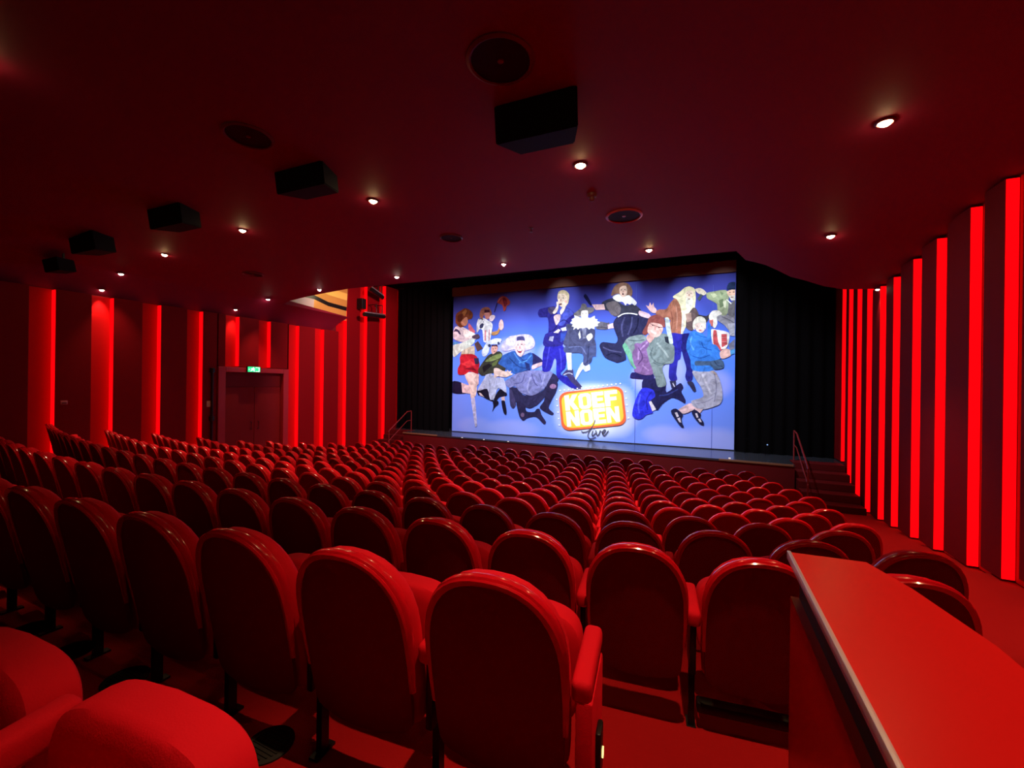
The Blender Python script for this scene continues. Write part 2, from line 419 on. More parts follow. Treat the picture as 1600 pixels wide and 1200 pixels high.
b = bmesh.new(); lathe(b, [(.0, -.02), (.025, 0), (0, .02)], 8, c=onY(1199, 695, 15.58)); link('pilot_light', b, M['bluedot'], t)['label'] = 'tiny blue pilot light'

# ------------------------------------------------------------------ picture cloth
Zo = {1: (680, 380, 6.6667), 2: (700, 540, 6.6667), 3: (900, 380, 6.1538), 4: (900, 540, 6.1538), 5: (700, 460, 10.0), 6: (820, 430, 11.4286), 7: (1030, 430, 9.2308), 8: (840, 570, 8.0)}
CX0, CX1, CZ0, CZ1 = -10.46, .955, ZS+.03, EYE+4.42
def cl(z, p):
    x0, y0, s = Zo[z]; d = onY(x0+p[0]/s, y0+p[1]/s, CY)
    return min(max(d.x, CX0+.02), CX1-.02), min(max(d.z, CZ0), CZ1)
cloth = root('show_cloth', 'large hanging picture cloth of leaping costumed people on blue sky', 'picture cloth', ((CX0+CX1)/2, CY, ZS))
OFF = Vector(cloth.location)
def setprint(o, cols):
    me = o.data; a = me.color_attributes.new('print', 'FLOAT_COLOR', 'CORNER')
    for p in me.polygons:
        for li in p.loop_indices: a.data[li].color = cols(p, me.loops[li].vertex_index)
# printed sky with clouds
def sky(x, z):
    t = (z-CZ0)/(CZ1-CZ0); s = (x-CX0)/(CX1-CX0)
    lo, mi, hi = (.22, .33, 1.0), (.10, .25, 1.0), (.06, .065, .40)
    if t < .45: k = t/.45; c = [a+(b2-a)*k for a, b2 in zip(lo, mi)]
    else: k = min(1, (t-.45)/.4); k = k*k*(3-2*k); c = [a+(b2-a)*k for a, b2 in zip(mi, hi)]
    for (cx_, cz_, rx, rz, w) in CLOUDS:
        d = ((x-cx_)/rx)**2+((z-cz_)/rz)**2
        k = w*max(0, min(1, 1.35-d))
        c = [a+(b2-a)*k for a, b2 in zip(c, (.5, .5, .98))]
    d = (abs(x-WHITE_AT.x)/1.5)**4+(abs(z-WHITE_AT.z)/1.0)**4; k = max(0, min(1, (1.6-d)/1.2))*.5     # sky colours whitened around the sign
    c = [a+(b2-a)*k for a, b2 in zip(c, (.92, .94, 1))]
    return (*c, 1)
CLOUDS = []; WHITE_AT = onY(926, 641, CY)
for (u, v, rx, rz, w) in ((800, 548, 1.0, .55, .7), (855, 560, .5, .6, .5), (1010, 590, .55, .6, .75), (1045, 580, .7, .8, .6), (1040, 680, .8, .35, .6), (1110, 690, 1.3, .5, .55), (930, 650, 1.5, .7, .45), (800, 670, 1.2, .4, .45), (1120, 600, .5, .5, .5), (880, 545, .4, .4, .4), (742, 665, .9, .4, .3), (975, 650, .6, .5, .4)):
    q = onY(u, v, CY); CLOUDS.append((q.x, q.z, rx, rz, w))
b = bmesh.new(); NX, NZ = 120, 64
g = [[b.verts.new((CX0+(CX1-CX0)*i/NX-OFF.x, .015*math.sin(i*.55)*(.3+.7*j/NZ)*.5+.012, CZ0+(CZ1-CZ0)*j/NZ-OFF.z)) for j in range(NZ+1)] for i in range(NX+1)]
for i in range(NX):
    for j in range(NZ): b.faces.new((g[i][j], g[i+1][j], g[i+1][j+1], g[i][j+1]))
o = link('cloth', b, M['print'], cloth)
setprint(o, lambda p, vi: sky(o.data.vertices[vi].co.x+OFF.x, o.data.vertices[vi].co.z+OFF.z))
b = bmesh.new(); box(b, (CX0-OFF.x, -.02, 0), (CX1-OFF.x, .03, .03)); link('bottom_batten', b, M['black'], cloth, False)
b = bmesh.new()
for u in (993, 1113):
    for v0, v1 in ((445, 712),):
        p, q = onY(u, v0, CY), onY(u, v1, CY); x = (p.x+q.x)/2-OFF.x
        q2 = [b.verts.new((x-.007, -.012, CZ0-OFF.z)), b.verts.new((x+.007, -.012, CZ0-OFF.z)), b.verts.new((x+.007, -.012, p.z-OFF.z)), b.verts.new((x-.007, -.012, p.z-OFF.z))]
        b.faces.new(q2)
o = link('seam', b, M['print'], cloth, False); setprint(o, lambda p, vi: (.09, .13, .5, 1))

def rounded(pts):
    n = len(pts); P = [Vector(p) for p in pts]; R = []
    for i in range(n):
        a, b_, c_, d_ = P[i-1], P[i], P[(i+1) % n], P[(i+2) % n]; L = (c_-b_).length
        m0, m1 = (c_-a), (d_-b_)
        m0 = m0*min(.45, .9*L/max(m0.length, 1e-6)); m1 = m1*min(.45, .9*L/max(m1.length, 1e-6))
        for t in (0, .3, .65):
            R.append(b_*(2*t**3-3*t*t+1)+m0*(t**3-2*t*t+t)+c_*(3*t*t-2*t**3)+m1*(t**3-t*t))
    return R
LAYER = [0]
def smooth(P, n=5):
    if len(P) < 3: return P
    Q = [P[0]*2-P[1]]+P+[P[-1]*2-P[-2]]; R = []
    for i in range(1, len(Q)-2):
        a, b_, c_, d_ = Q[i-1], Q[i], Q[i+1], Q[i+2]
        for k in range(n):
            t = k/n; R.append(.5*((2*b_)+(c_-a)*t+(2*a-5*b_+4*c_-d_)*t*t+(3*b_-a-3*c_+d_)*t**3))
    return R+[P[-1]]
def figure(name, shapes, label=None):
    bm = bmesh.new(); cols = []
    for sh in shapes:
        z, c = sh[0], srgb(sh[1]); LAYER[0] += 1; y = -.0145-.00004*LAYER[0]
        pts = sh[2]
        if pts and pts[0] == 'o':     # ellipse
            _, u, v, ru, rv = pts; pts = [(u+ru*math.cos(2*PI*k/14), v+rv*math.sin(2*PI*k/14)) for k in range(14)]
        elif pts and pts[0] == 'l':   # stroke of given width through points
            w = pts[1]/2; P = smooth([Vector(q) for q in pts[2:]]); A, B = [], []
            for i, q in enumerate(P):
                tt = (P[min(i+1, len(P)-1)]-P[max(i-1, 0)]).normalized(); nn = Vector((-tt.y, tt.x))
                A.append(q+nn*w); B.append(q-nn*w)
            for i in range(len(P)-1):
                vs = []
                for q in (A[i], A[i+1], B[i+1], B[i]):
                    x, zz = cl(z, q); vs.append(bm.verts.new((x-OFF.x, y, zz-OFF.z)))
                bm.faces.new(vs); cols.append(c)
            continue
        if z != 8 and 5 <= len(pts) and len(sh[2]) == len(pts): pts = rounded(pts)
        vs = []
        for q in pts:
            x, zz = cl(z, q); vs.append(bm.verts.new((x-OFF.x, y, zz-OFF.z)))
        bm.faces.new(vs); cols.append(c)
    ng = len(bm.faces)
    me = bpy.data.meshes.new(name)
    bm.to_mesh(me); bm.free(); me.materials.append(M['figure' if name == 'printed_person' else 'print'])
    a = me.color_attributes.new('print', 'FLOAT_COLOR', 'CORNER')
    for p in me.polygons:
        for li in p.loop_indices: a.data[li].color = (*cols[p.index], 1)
    o = bpy.data.objects.new(name, me); COL.objects.link(o); o.parent = cloth
    if label: o['label'] = label
    return o
figure('printed_person', [
 (2, (205, 200, 235), [(240, 540), (280, 540), (305, 830), (285, 845), (262, 700)]),
 (2, (30, 22, 55), [(40, 375), (140, 385), (150, 450), (200, 495), (40, 490)]),
 (2, (228, 200, 205), [(140, 385), (235, 420), (245, 505), (150, 488)]),
 (2, (232, 205, 198), [(175, 295), (290, 285), (302, 420), (290, 520), (240, 545), (228, 430)]),
 (2, (215, 180, 180), [(290, 290), (325, 300), (320, 400), (300, 420)]),
 (5, (215, 205, 215), [(88, 690), (90, 560), (130, 500), (230, 510), (330, 560), (430, 620), (440, 700), (300, 740), (200, 740)]),
 (5, (122, 62, 38), [(120, 430), (130, 310), (200, 255), (270, 215), (350, 250), (390, 310), (370, 380), (310, 400), (290, 470), (200, 520), (140, 470)]),
 (5, (90, 40, 28), [(150, 420), (160, 330), (220, 300), (240, 350), (200, 430)]),
 (5, (170, 105, 60), [(220, 290), (280, 230), (300, 260), (260, 340)]),
 (5, (205, 140, 112), [(205, 430), (290, 350), (312, 430), (280, 490), (220, 480)]),
 (5, (208, 105, 120), [(330, 450), (400, 540), (430, 590), (360, 600), (320, 520)]),
 (5, (60, 50, 85), [(88, 590), (120, 540), (170, 560), (205, 625), (180, 625), (150, 585), (110, 580)]),
 (5, (245, 235, 230), [(240, 560), (340, 570), (430, 620), (420, 660), (280, 690)]),
 (5, (85, 65, 85), [(380, 650), (470, 620), (500, 670), (440, 700), (380, 680)]),
 (5, (205, 225, 218), [(80, 800), (180, 770), (390, 690), (420, 740), (330, 830), (200, 900), (90, 980)]),
 (5, (90, 160, 225), [(85, 740), (170, 745), (160, 770), (85, 790)]),
 (5, (205, 195, 175), [(220, 890), (400, 800), (420, 900), (410, 965), (215, 965)]),
 (5, (120, 115, 100), ['l', 8, (260, 870), (250, 940)]), (5, (120, 115, 100), ['l', 8, (320, 850), (315, 940)]),
 (5, (88, 60, 62), [(415, 770), (470, 730), (545, 840), (460, 890)]),
 (5, (165, 105, 65), [(205, 930), (390, 930), (400, 990), (205, 1000)]),
 (2, (182, 30, 48), [(135, 100), (280, 95), (330, 180), (322, 240), (312, 295), (230, 268), (180, 300), (110, 300), (104, 240), (128, 190)]),
 (2, (215, 55, 65), [(140, 190), (230, 150), (290, 200), (210, 225)]), (2, (120, 15, 35), [(170, 240), (260, 225), (300, 260), (225, 255)]),
 (2, (50, 40, 70), [(270, 130), (320, 130), (325, 190), (285, 195)]),
], 'costumed woman with brown hair in red skirt')
figure('printed_person', [
 (5, (225, 220, 226), [(455, 600), (450, 480), (480, 380), (560, 370), (680, 440), (700, 480), (680, 620), (650, 740), (560, 740), (540, 560), (500, 540)]),
 (5, (152, 92, 76), [(495, 340), (510, 250), (560, 205), (640, 205), (685, 290), (672, 375), (640, 330), (560, 330), (540, 400)]),
 (5, (195, 125, 115), [(570, 285), (650, 285), (650, 370), (620, 390), (590, 375)]),
 (5, (62, 25, 40), [(572, 240), (652, 240), (656, 282), (570, 290)]),
 (5, (62, 60, 92), [(500, 480), (540, 450), (562, 470), (540, 525), (500, 530)]), (5, (62, 60, 92), ['l', 16, (485, 385), (530, 385), (565, 435)]),
 (5, (240, 235, 240), ['l', 20, (545, 400), (620, 470), (680, 540)]),
 (5, (205, 130, 140), [(575, 560), (600, 560), (595, 725), (572, 725)]), (5, (205, 130, 140), [(640, 550), (656, 550), (650, 725), (636, 725)]),
 (5, (90, 90, 120), [(690, 540), (700, 540), (690, 640), (680, 640)]),
 (5, (208, 150, 95), [(690, 590), (770, 570), (800, 515), (812, 560), (780, 620), (700, 640)]),
 (5, (232, 192, 192), [(800, 450), (830, 390), (862, 420), (870, 520), (835, 562), (800, 530)]),
 (5, (240, 212, 222), [(655, 345), (705, 320), (740, 348), (695, 420), (650, 410)]),
 (5, (45, 30, 80), ['l', 11, (725, 280), (765, 150), (790, 90)]),
 (5, (165, 65, 62), [(770, 130), (800, 60), (850, 25), (910, 40), (972, 110), (960, 160), (920, 180), (900, 245), (870, 262), (850, 170)]),
 (5, (110, 32, 45), [(860, 60), (900, 60), (930, 140), (890, 200), (865, 130)]), (5, (205, 120, 110), ['l', 10, (780, 125), (815, 70), (855, 40)]),
], 'costumed woman waving a red-brown flag')
figure('printed_person', [
 (5, (200, 190, 236), [(830, 860), (860, 760), (960, 660), (1060, 640), (1180, 622), (1300, 642), (1362, 740), (1340, 830), (1250, 872), (1200, 880), (1050, 860), (900, 890)]),
 (5, (218, 210, 245), [(880, 760), (960, 690), (1040, 680), (1050, 800), (960, 790)]), (5, (225, 222, 250), [(1215, 690), (1300, 680), (1335, 760), (1240, 850), (1210, 820)]),
 (2, (48, 44, 82), [(640, 440), (720, 440), (780, 510), (880, 520), (1000, 460), (1060, 340), (1085, 285), (1135, 315), (1152, 365), (1040, 500), (940, 610), (860, 652), (810, 640), (720, 600), (660, 520)]),
 (2, (44, 38, 74), [(715, 580), (800, 620), (820, 685), (900, 690), (925, 660), (955, 660), (975, 720), (1022, 795), (1000, 818), (920, 742), (830, 752), (785, 780), (745, 735)]),
 (2, (118, 90, 128), ['o', 778, 722, 20, 24]),
 (2, (44, 38, 74), [(1050, 400), (1142, 385), (1132, 470), (1080, 570), (1050, 650), (1103, 705), (1082, 722), (958, 652), (1000, 580)]),
 (2, (150, 110, 150), ['o', 1095, 425, 34, 26]),
 (2, (70, 62, 105), [(640, 460), (665, 460), (710, 610), (680, 655), (650, 620)]),
 (2, (130, 130, 186), [(590, 385), (640, 340), (720, 290), (860, 258), (1085, 272), (1060, 350), (1000, 450), (880, 520), (760, 490), (700, 420), (640, 440)]),
 (2, (88, 86, 145), ['l', 9, (870, 290), (900, 380), (935, 420)]), (2, (88, 86, 145), ['l', 8, (800, 300), (770, 380), (690, 400)]), (2, (160, 158, 205), ['l', 14, (860, 330), (830, 440), (850, 500)]), (2, (96, 94, 155), ['l', 7, (950, 290), (980, 380)]), (2, (155, 155, 205), ['l', 10, (1010, 300), (980, 420)]),
 (2, (42, 40, 92), [(865, 75), (975, 140), (990, 190), (930, 180), (870, 215)]),
 (2, (52, 92, 172), [(530, 165), (560, 110), (640, 70), (700, 55), (760, 110), (860, 70), (885, 110), (872, 230), (800, 262), (700, 292), (660, 270), (560, 220)]),
 (2, (80, 132, 208), ['l', 12, (690, 75), (740, 150), (790, 190)]), (2, (85, 140, 215), ['l', 13, (870, 100), (810, 160), (740, 180)]), (2, (36, 62, 130), ['l', 9, (720, 80), (780, 150), (830, 140)]), (2, (36, 62, 130), ['l', 10, (640, 130), (740, 220), (820, 235)]), (2, (38, 50, 110), [(800, 170), (850, 190), (860, 260), (820, 250)]),
 (2, (228, 192, 202), [(880, 205), (980, 172), (988, 200), (930, 228), (884, 250), (872, 232)]),
 (5, (70, 68, 125), [(1078, 730), (1078, 672), (1130, 655), (1192, 668), (1208, 760), (1195, 725), (1095, 725)]),
 (5, (240, 202, 202), [(1062, 760), (1092, 722), (1190, 722), (1207, 770), (1200, 880), (1150, 972), (1090, 945), (1050, 860)]),
 (5, (150, 48, 72), [(1082, 868), (1125, 882), (1165, 866), (1145, 912), (1102, 908)]), (5, (250, 245, 245), [(1092, 872), (1155, 872), (1148, 885), (1100, 885)]),
 (5, (40, 30, 60), ['o', 1096, 790, 11, 8]), (5, (40, 30, 60), ['o', 1156, 782, 11, 8]), (5, (205, 150, 160), [(1118, 800), (1132, 800), (1140, 848), (1108, 848)]), (5, (60, 50, 90), ['l', 6, (1078, 772), (1110, 764)]), (5, (60, 50, 90), ['l', 6, (1140, 760), (1178, 762)]),
], 'man in wide lace cap, blue shawl and grey apron')
figure('printed_person', [
 (5, (216, 221, 242), [(530, 900), (560, 830), (620, 740), (740, 690), (840, 700), (800, 775), (690, 780), (655, 820), (640, 900), (590, 970), (545, 960)]),
 (5, (60, 70, 112), ['o', 650, 800, 22, 24]), (5, (60, 70, 112), ['o', 792, 762, 20, 22]),
 (2, (28, 22, 44), [(303, 470), (330, 455), (415, 445), (445, 555), (480, 572), (470, 582), (380, 542), (345, 500), (320, 520)]), (2, (225, 195, 200), [(320, 490), (345, 495), (380, 535), (340, 522)]),
 (2, (28, 22, 44), [(478, 560), (540, 455), (612, 495), (612, 522), (540, 532), (500, 582)]),
 (2, (28, 22, 44), [(470, 578), (522, 578), (528, 608), (492, 640), (462, 690), (475, 632)]), (2, (222, 185, 188), [(553, 540), (592, 528), (597, 577), (563, 577)]), (2, (28, 22, 44), [(557, 577), (592, 577), (613, 690), (605, 720), (582, 700)]),
 (2, (190, 190, 222), [(310, 470), (380, 340), (420, 265), (500, 330), (580, 340), (612, 490), (525, 440), (482, 555), (440, 562), (410, 450)]),
 (2, (150, 150, 190), ['l', 6, (420, 330), (440, 420), (430, 500)]), (2, (150, 150, 190), ['l', 6, (510, 360), (500, 430)]),
 (5, (62, 60, 52), [(590, 1000), (640, 945), (700, 920), (800, 888), (852, 930), (832, 1010), (790, 1080), (900, 1150), (880, 1200), (640, 1240), (540, 1270), (470, 1200), (520, 1100)]),
 (5, (130, 142, 84), [(580, 1050), (700, 962), (832, 925), (835, 980), (700, 1040)]), (5, (100, 110, 62), [(690, 1080), (790, 1010), (760, 1100), (700, 1130)]), (5, (35, 28, 34), [(540, 1130), (640, 1080), (690, 1110), (560, 1230)]),
 (5, (72, 32, 44), [(680, 795), (770, 788), (785, 832), (690, 836)]), (5, (228, 168, 158), [(680, 820), (775, 815), (770, 880), (745, 910), (705, 935), (680, 900)]), (5, (60, 30, 40), ['o', 708, 850, 7, 6]), (5, (60, 30, 40), ['o', 748, 848, 7, 6]), (5, (150, 60, 70), ['o', 728, 892, 14, 7]),
 (2, (236, 202, 192), [(480, 240), (520, 235), (570, 262), (615, 268), (622, 250), (635, 270), (662, 262), (655, 282), (676, 298), (650, 312), (600, 330), (520, 320), (485, 335)]),
], 'small woman in white winged cap and olive jacket')
figure('printed_person', [
 (2, (44, 40, 168), [(1015, -10), (1190, -10), (1232, 130), (1222, 230), (1172, 300), (1300, 345), (1350, 400), (1385, 440), (1300, 445), (1160, 352), (1130, 300), (1130, 165), (1110, 130), (1060, 262), (984, 262)]),
 (2, (70, 68, 205), ['l', 14, (1060, 10), (1040, 130), (1020, 240)]), (2, (68, 66, 205), ['l', 14, (1165, 30), (1180, 150), (1180, 250)]),
 (2, (70, 62, 110), [(1190, 305), (1250, 240), (1302, 248), (1312, 320), (1400, 432), (1378, 450), (1290, 385), (1235, 312)]), (2, (200, 200, 230), ['l', 10, (1205, 305), (1260, 285), (1300, 300)]),
 (6, (46, 40, 132), [(235, 680), (270, 608), (430, 570), (540, 556), (560, 640), (600, 720), (620, 800), (660, 700), (740, 580), (850, 640), (885, 700), (805, 860), (780, 1000), (745, 1140), (650, 1260), (340, 1260), (365, 1060), (420, 1020), (412, 760), (270, 750)]),
 (6, (75, 85, 190), [(640, 720), (740, 590), (850, 645), (870, 700), (760, 780), (690, 900), (600, 880)]), (6, (80, 70, 110), [(430, 580), (540, 570), (560, 650), (480, 700), (420, 650)]), (6, (55, 75, 170), [(640, 1030), (740, 1000), (730, 1150), (640, 1200)]),
 (6, (30, 26, 90), ['l', 14, (580, 900), (520, 980), (430, 1010)]), (6, (30, 26, 90), ['l', 12, (600, 860), (700, 800), (790, 850)]),
 (6, (222, 192, 194), [(518, 745), (580, 700), (642, 715), (622, 820), (562, 890)]),
 (6, (236, 215, 222), [(515, 1025), (600, 960), (642, 980), (600, 1035)]), (6, (200, 200, 235), [(640, 950), (740, 920), (750, 990), (670, 1000)]), (6, (172, 172, 214), [(450, 1100), (522, 1090), (500, 1185), (428, 1165)]),
 (6, (228, 206, 172), [(585, 420), (600, 310), (660, 268), (740, 280), (795, 350), (785, 470), (760, 520), (700, 480), (620, 460)]),
 (6, (242, 216, 200), [(595, 400), (620, 335), (720, 335), (762, 400), (760, 520), (712, 572), (640, 560), (600, 490)]),
 (6, (235, 180, 170), ['o', 735, 480, 22, 30]), (6, (95, 40, 50), [(612, 512), (662, 503), (668, 525), (622, 538)]), (6, (60, 45, 60), ['o', 612, 407, 12, 9]), (6, (60, 45, 60), ['o', 690, 407, 12, 9]), (6, (150, 115, 90), ['l', 8, (595, 375), (630, 370)]), (6, (150, 115, 90), ['l', 8, (672, 370), (715, 380)]), (6, (215, 170, 160), [(640, 420), (655, 420), (662, 470), (632, 470)]),
 (6, (248, 226, 216), [(500, 665), (570, 560), (568, 478), (600, 480), (602, 590), (562, 672), (522, 692)]), (6, (248, 226, 216), [(630, 645), (680, 560), (688, 480), (730, 500), (722, 600), (652, 705)]),
], 'fair-haired man in navy suit holding his cheeks')
figure('printed_person', [
 (2, (216, 226, 246), [(1228, 60), (1288, 70), (1292, 255), (1250, 255)]), (2, (216, 226, 246), [(1325, 335), (1350, 262), (1400, 175), (1472, 195), (1482, 250), (1432, 272), (1405, 245), (1335, 355)]),
 (2, (74, 80, 122), [(1205, 30), (1290, -40), (1400, -70), (1532, -60), (1542, 112), (1512, 112), (1492, 172), (1440, 212), (1408, 190), (1400, 85), (1220, 72)]), (2, (105, 112, 160), ['l', 14, (1260, 20), (1380, 10), (1440, 90)]), (2, (48, 52, 92), ['l', 10, (1470, -20), (1460, 100), (1450, 180)]),
 (6, (72, 74, 108), [(740, 880), (850, 880), (930, 950), (1050, 930), (1160, 950), (1255, 980), (1242, 1180), (1260, 1260), (720, 1260), (690, 1200), (760, 1000)]), (6, (120, 122, 150), [(1020, 940), (1100, 950), (1090, 1130), (1040, 1130)]),
 (6, (102, 98, 112), [(1285, 870), (1340, 828), (1480, 852), (1512, 838), (1485, 962), (1290, 962), (1265, 920)]), (6, (60, 55, 70), ['l', 14, (1300, 930), (1400, 930), (1490, 950)]), (6, (236, 192, 202), [(1480, 885), (1595, 850), (1600, 945), (1490, 962)]),
 (6, (240, 244, 252), [(958, 1055), (985, 985), (1002, 1110), (980, 1142)]), (6, (240, 244, 252), [(1105, 1085), (1180, 1035), (1215, 1100), (1150, 1175), (1110, 1130)]),
 (6, (122, 118, 122), [(875, 690), (960, 622), (998, 585), (1018, 520), (1060, 505), (1100, 530), (1115, 572), (1232, 578), (1235, 640), (1150, 690), (960, 742), (880, 715)]),
 (6, (252, 244, 238), [(1008, 645), (1122, 632), (1132, 740), (1080, 800), (1020, 765)]), (6, (120, 90, 90), ['o', 1040, 690, 9, 6]), (6, (120, 90, 90), ['o', 1095, 686, 9, 6]),
 (6, (255, 255, 255), [(815, 850), (850, 820), (840, 790), (890, 760), (885, 715), (940, 735), (980, 760), (1060, 790), (1130, 760), (1170, 765), (1250, 725), (1255, 775), (1300, 790), (1290, 820), (1345, 842), (1300, 870), (1310, 905), (1250, 920), (1245, 965), (1190, 945), (1150, 970), (1110, 935), (1050, 945), (990, 940), (950, 970), (920, 940), (872, 975), (880, 925), (840, 915), (860, 880)]),
], 'man in black costume, wide hat and bright white ruff')
figure('printed_person', [
 (3, (44, 44, 80), [(400, 705), (470, 688), (620, 690), (712, 720), (690, 800), (640, 880), (540, 900), (480, 930), (470, 1000), (482, 1090), (480, 1120), (400, 1150), (370, 1140), (280, 1100), (228, 1000), (235, 965), (265, 950), (380, 962), (402, 920), (372, 840), (358, 770)]),
 (3, (76, 76, 122), ['l', 16, (470, 710), (440, 800), (450, 900)]), (3, (76, 76, 122), ['l', 14, (540, 710), (530, 800), (500, 880)]), (3, (26, 26, 56), ['l', 14, (600, 720), (590, 800), (550, 870)]), (3, (78, 78, 120), ['l', 12, (260, 1000), (330, 1030), (440, 1050)]), (3, (26, 26, 56), ['l', 10, (290, 1080), (360, 1060), (440, 1090)]),
 (3, (60, 60, 78), [(248, 575), (340, 530), (400, 555), (470, 600), (560, 590), (622, 640), (642, 692), (560, 682), (430, 692), (370, 705), (320, 652), (280, 640)]),
 (3, (112, 102, 108), [(290, 582), (380, 558), (432, 620), (412, 692), (350, 694), (310, 640)]),
 (3, (236, 196, 196), [(155, 590), (270, 588), (282, 640), (190, 642)]), (3, (28, 28, 70), [(75, 512), (92, 488), (118, 520), (152, 590), (140, 602), (112, 570)]),
 (3, (228, 192, 204), [(610, 650), (700, 678), (722, 712), (690, 722), (610, 694)]),
 (3, (240, 240, 250), ['l', 11, (402, 710), (460, 680), (530, 676), (592, 688)]),
 (3, (150, 112, 98), [(338, 505), (368, 420), (430, 380), (500, 388), (542, 450), (532, 512), (480, 505), (400, 485)]),
 (3, (252, 250, 252), [(350, 520), (410, 490), (460, 515), (510, 500), (585, 570), (565, 600), (540, 580), (520, 592), (490, 580), (478, 600), (450, 565), (400, 562)]),
 (3, (238, 204, 190), [(418, 440), (440, 415), (480, 412), (494, 450), (484, 500), (456, 522), (424, 495)]), (3, (90, 30, 45), ['o', 452, 490, 8, 9]), (3, (70, 50, 60), ['o', 437, 450, 6, 4]), (3, (70, 50, 60), ['o', 470, 446, 6, 4]), (3, (215, 165, 155), [(450, 455), (458, 455), (462, 472), (447, 472)]),
], 'woman in wide black dress with white lace collar')
figure('printed_person', [
 (7, (240, 230, 192), [(195, 312), (300, 240), (370, 180), (440, 163), (512, 200), (528, 320), (520, 420), (500, 560), (440, 560), (400, 700), (330, 850), (300, 800), (310, 560), (280, 400), (250, 350)]),
 (7, (165, 106, 86), [(-60, 540), (0, 495), (100, 490), (160, 400), (232, 335), (300, 430), (325, 600), (312, 845), (180, 832), (150, 700), (160, 650), (100, 622), (0, 600)]), (7, (130, 76, 66), ['l', 12, (170, 520), (190, 640), (180, 780)]), (7, (195, 140, 122), ['l', 14, (240, 430), (260, 600), (250, 780)]),
 (7, (98, 80, 82), [(490, 470), (530, 480), (570, 575), (520, 640), (490, 740), (480, 800), (390, 760), (400, 600)]), (7, (170, 140, 130), [(380, 560), (460, 540), (470, 660), (400, 680)]),
 (7, (222, 215, 205), ['l', 34, (350, 560), (340, 700), (330, 840)]),
 (7, (246, 222, 206), [(385, 245), (440, 220), (492, 240), (486, 312), (440, 350), (388, 322)]), (7, (90, 60, 60), ['o', 405, 262, 8, 6]), (7, (90, 60, 60), ['o', 460, 262, 8, 6]), (7, (210, 160, 145), [(425, 270), (440, 270), (446, 305), (418, 305)]),
 (7, (248, 243, 228), [(388, 330), (440, 345), (484, 328), (474, 450), (430, 540), (388, 480)]), (7, (150, 90, 85), ['o', 432, 345, 18, 6]),
 (3, (236, 192, 192), [(672, 598), (700, 605), (712, 570), (728, 600), (745, 572), (752, 610), (775, 640), (765, 672), (722, 662)]),
 (7, (46, 44, 162), [(178, 838), (330, 850), (455, 838), (420, 980), (440, 1130), (470, 1210), (380, 1210), (320, 1090), (300, 1210), (195, 1210), (205, 1000)]), (7, (34, 30, 110), [(330, 860), (440, 850), (400, 980), (420, 1100), (350, 1060)]),
 (4, (46, 44, 162), [(925, -10), (1002, -10), (982, 120), (962, 270), (972, 322), (920, 342), (893, 300), (900, 170)]), (4, (40, 38, 130), [(1010, -10), (1062, -10), (1112, 150), (1122, 312), (1080, 352), (1050, 300), (1062, 220), (1030, 100)]),
 (4, (52, 50, 84), [(900, 340), (962, 340), (962, 402), (920, 412)]), (4, (52, 50, 84), [(1068, 350), (1122, 348), (1155, 430), (1132, 442), (1095, 390)]), (4, (215, 210, 230), ['l', 10, (930, 360), (950, 400)]),
], 'long-haired bearded man in brown jacket and jeans')
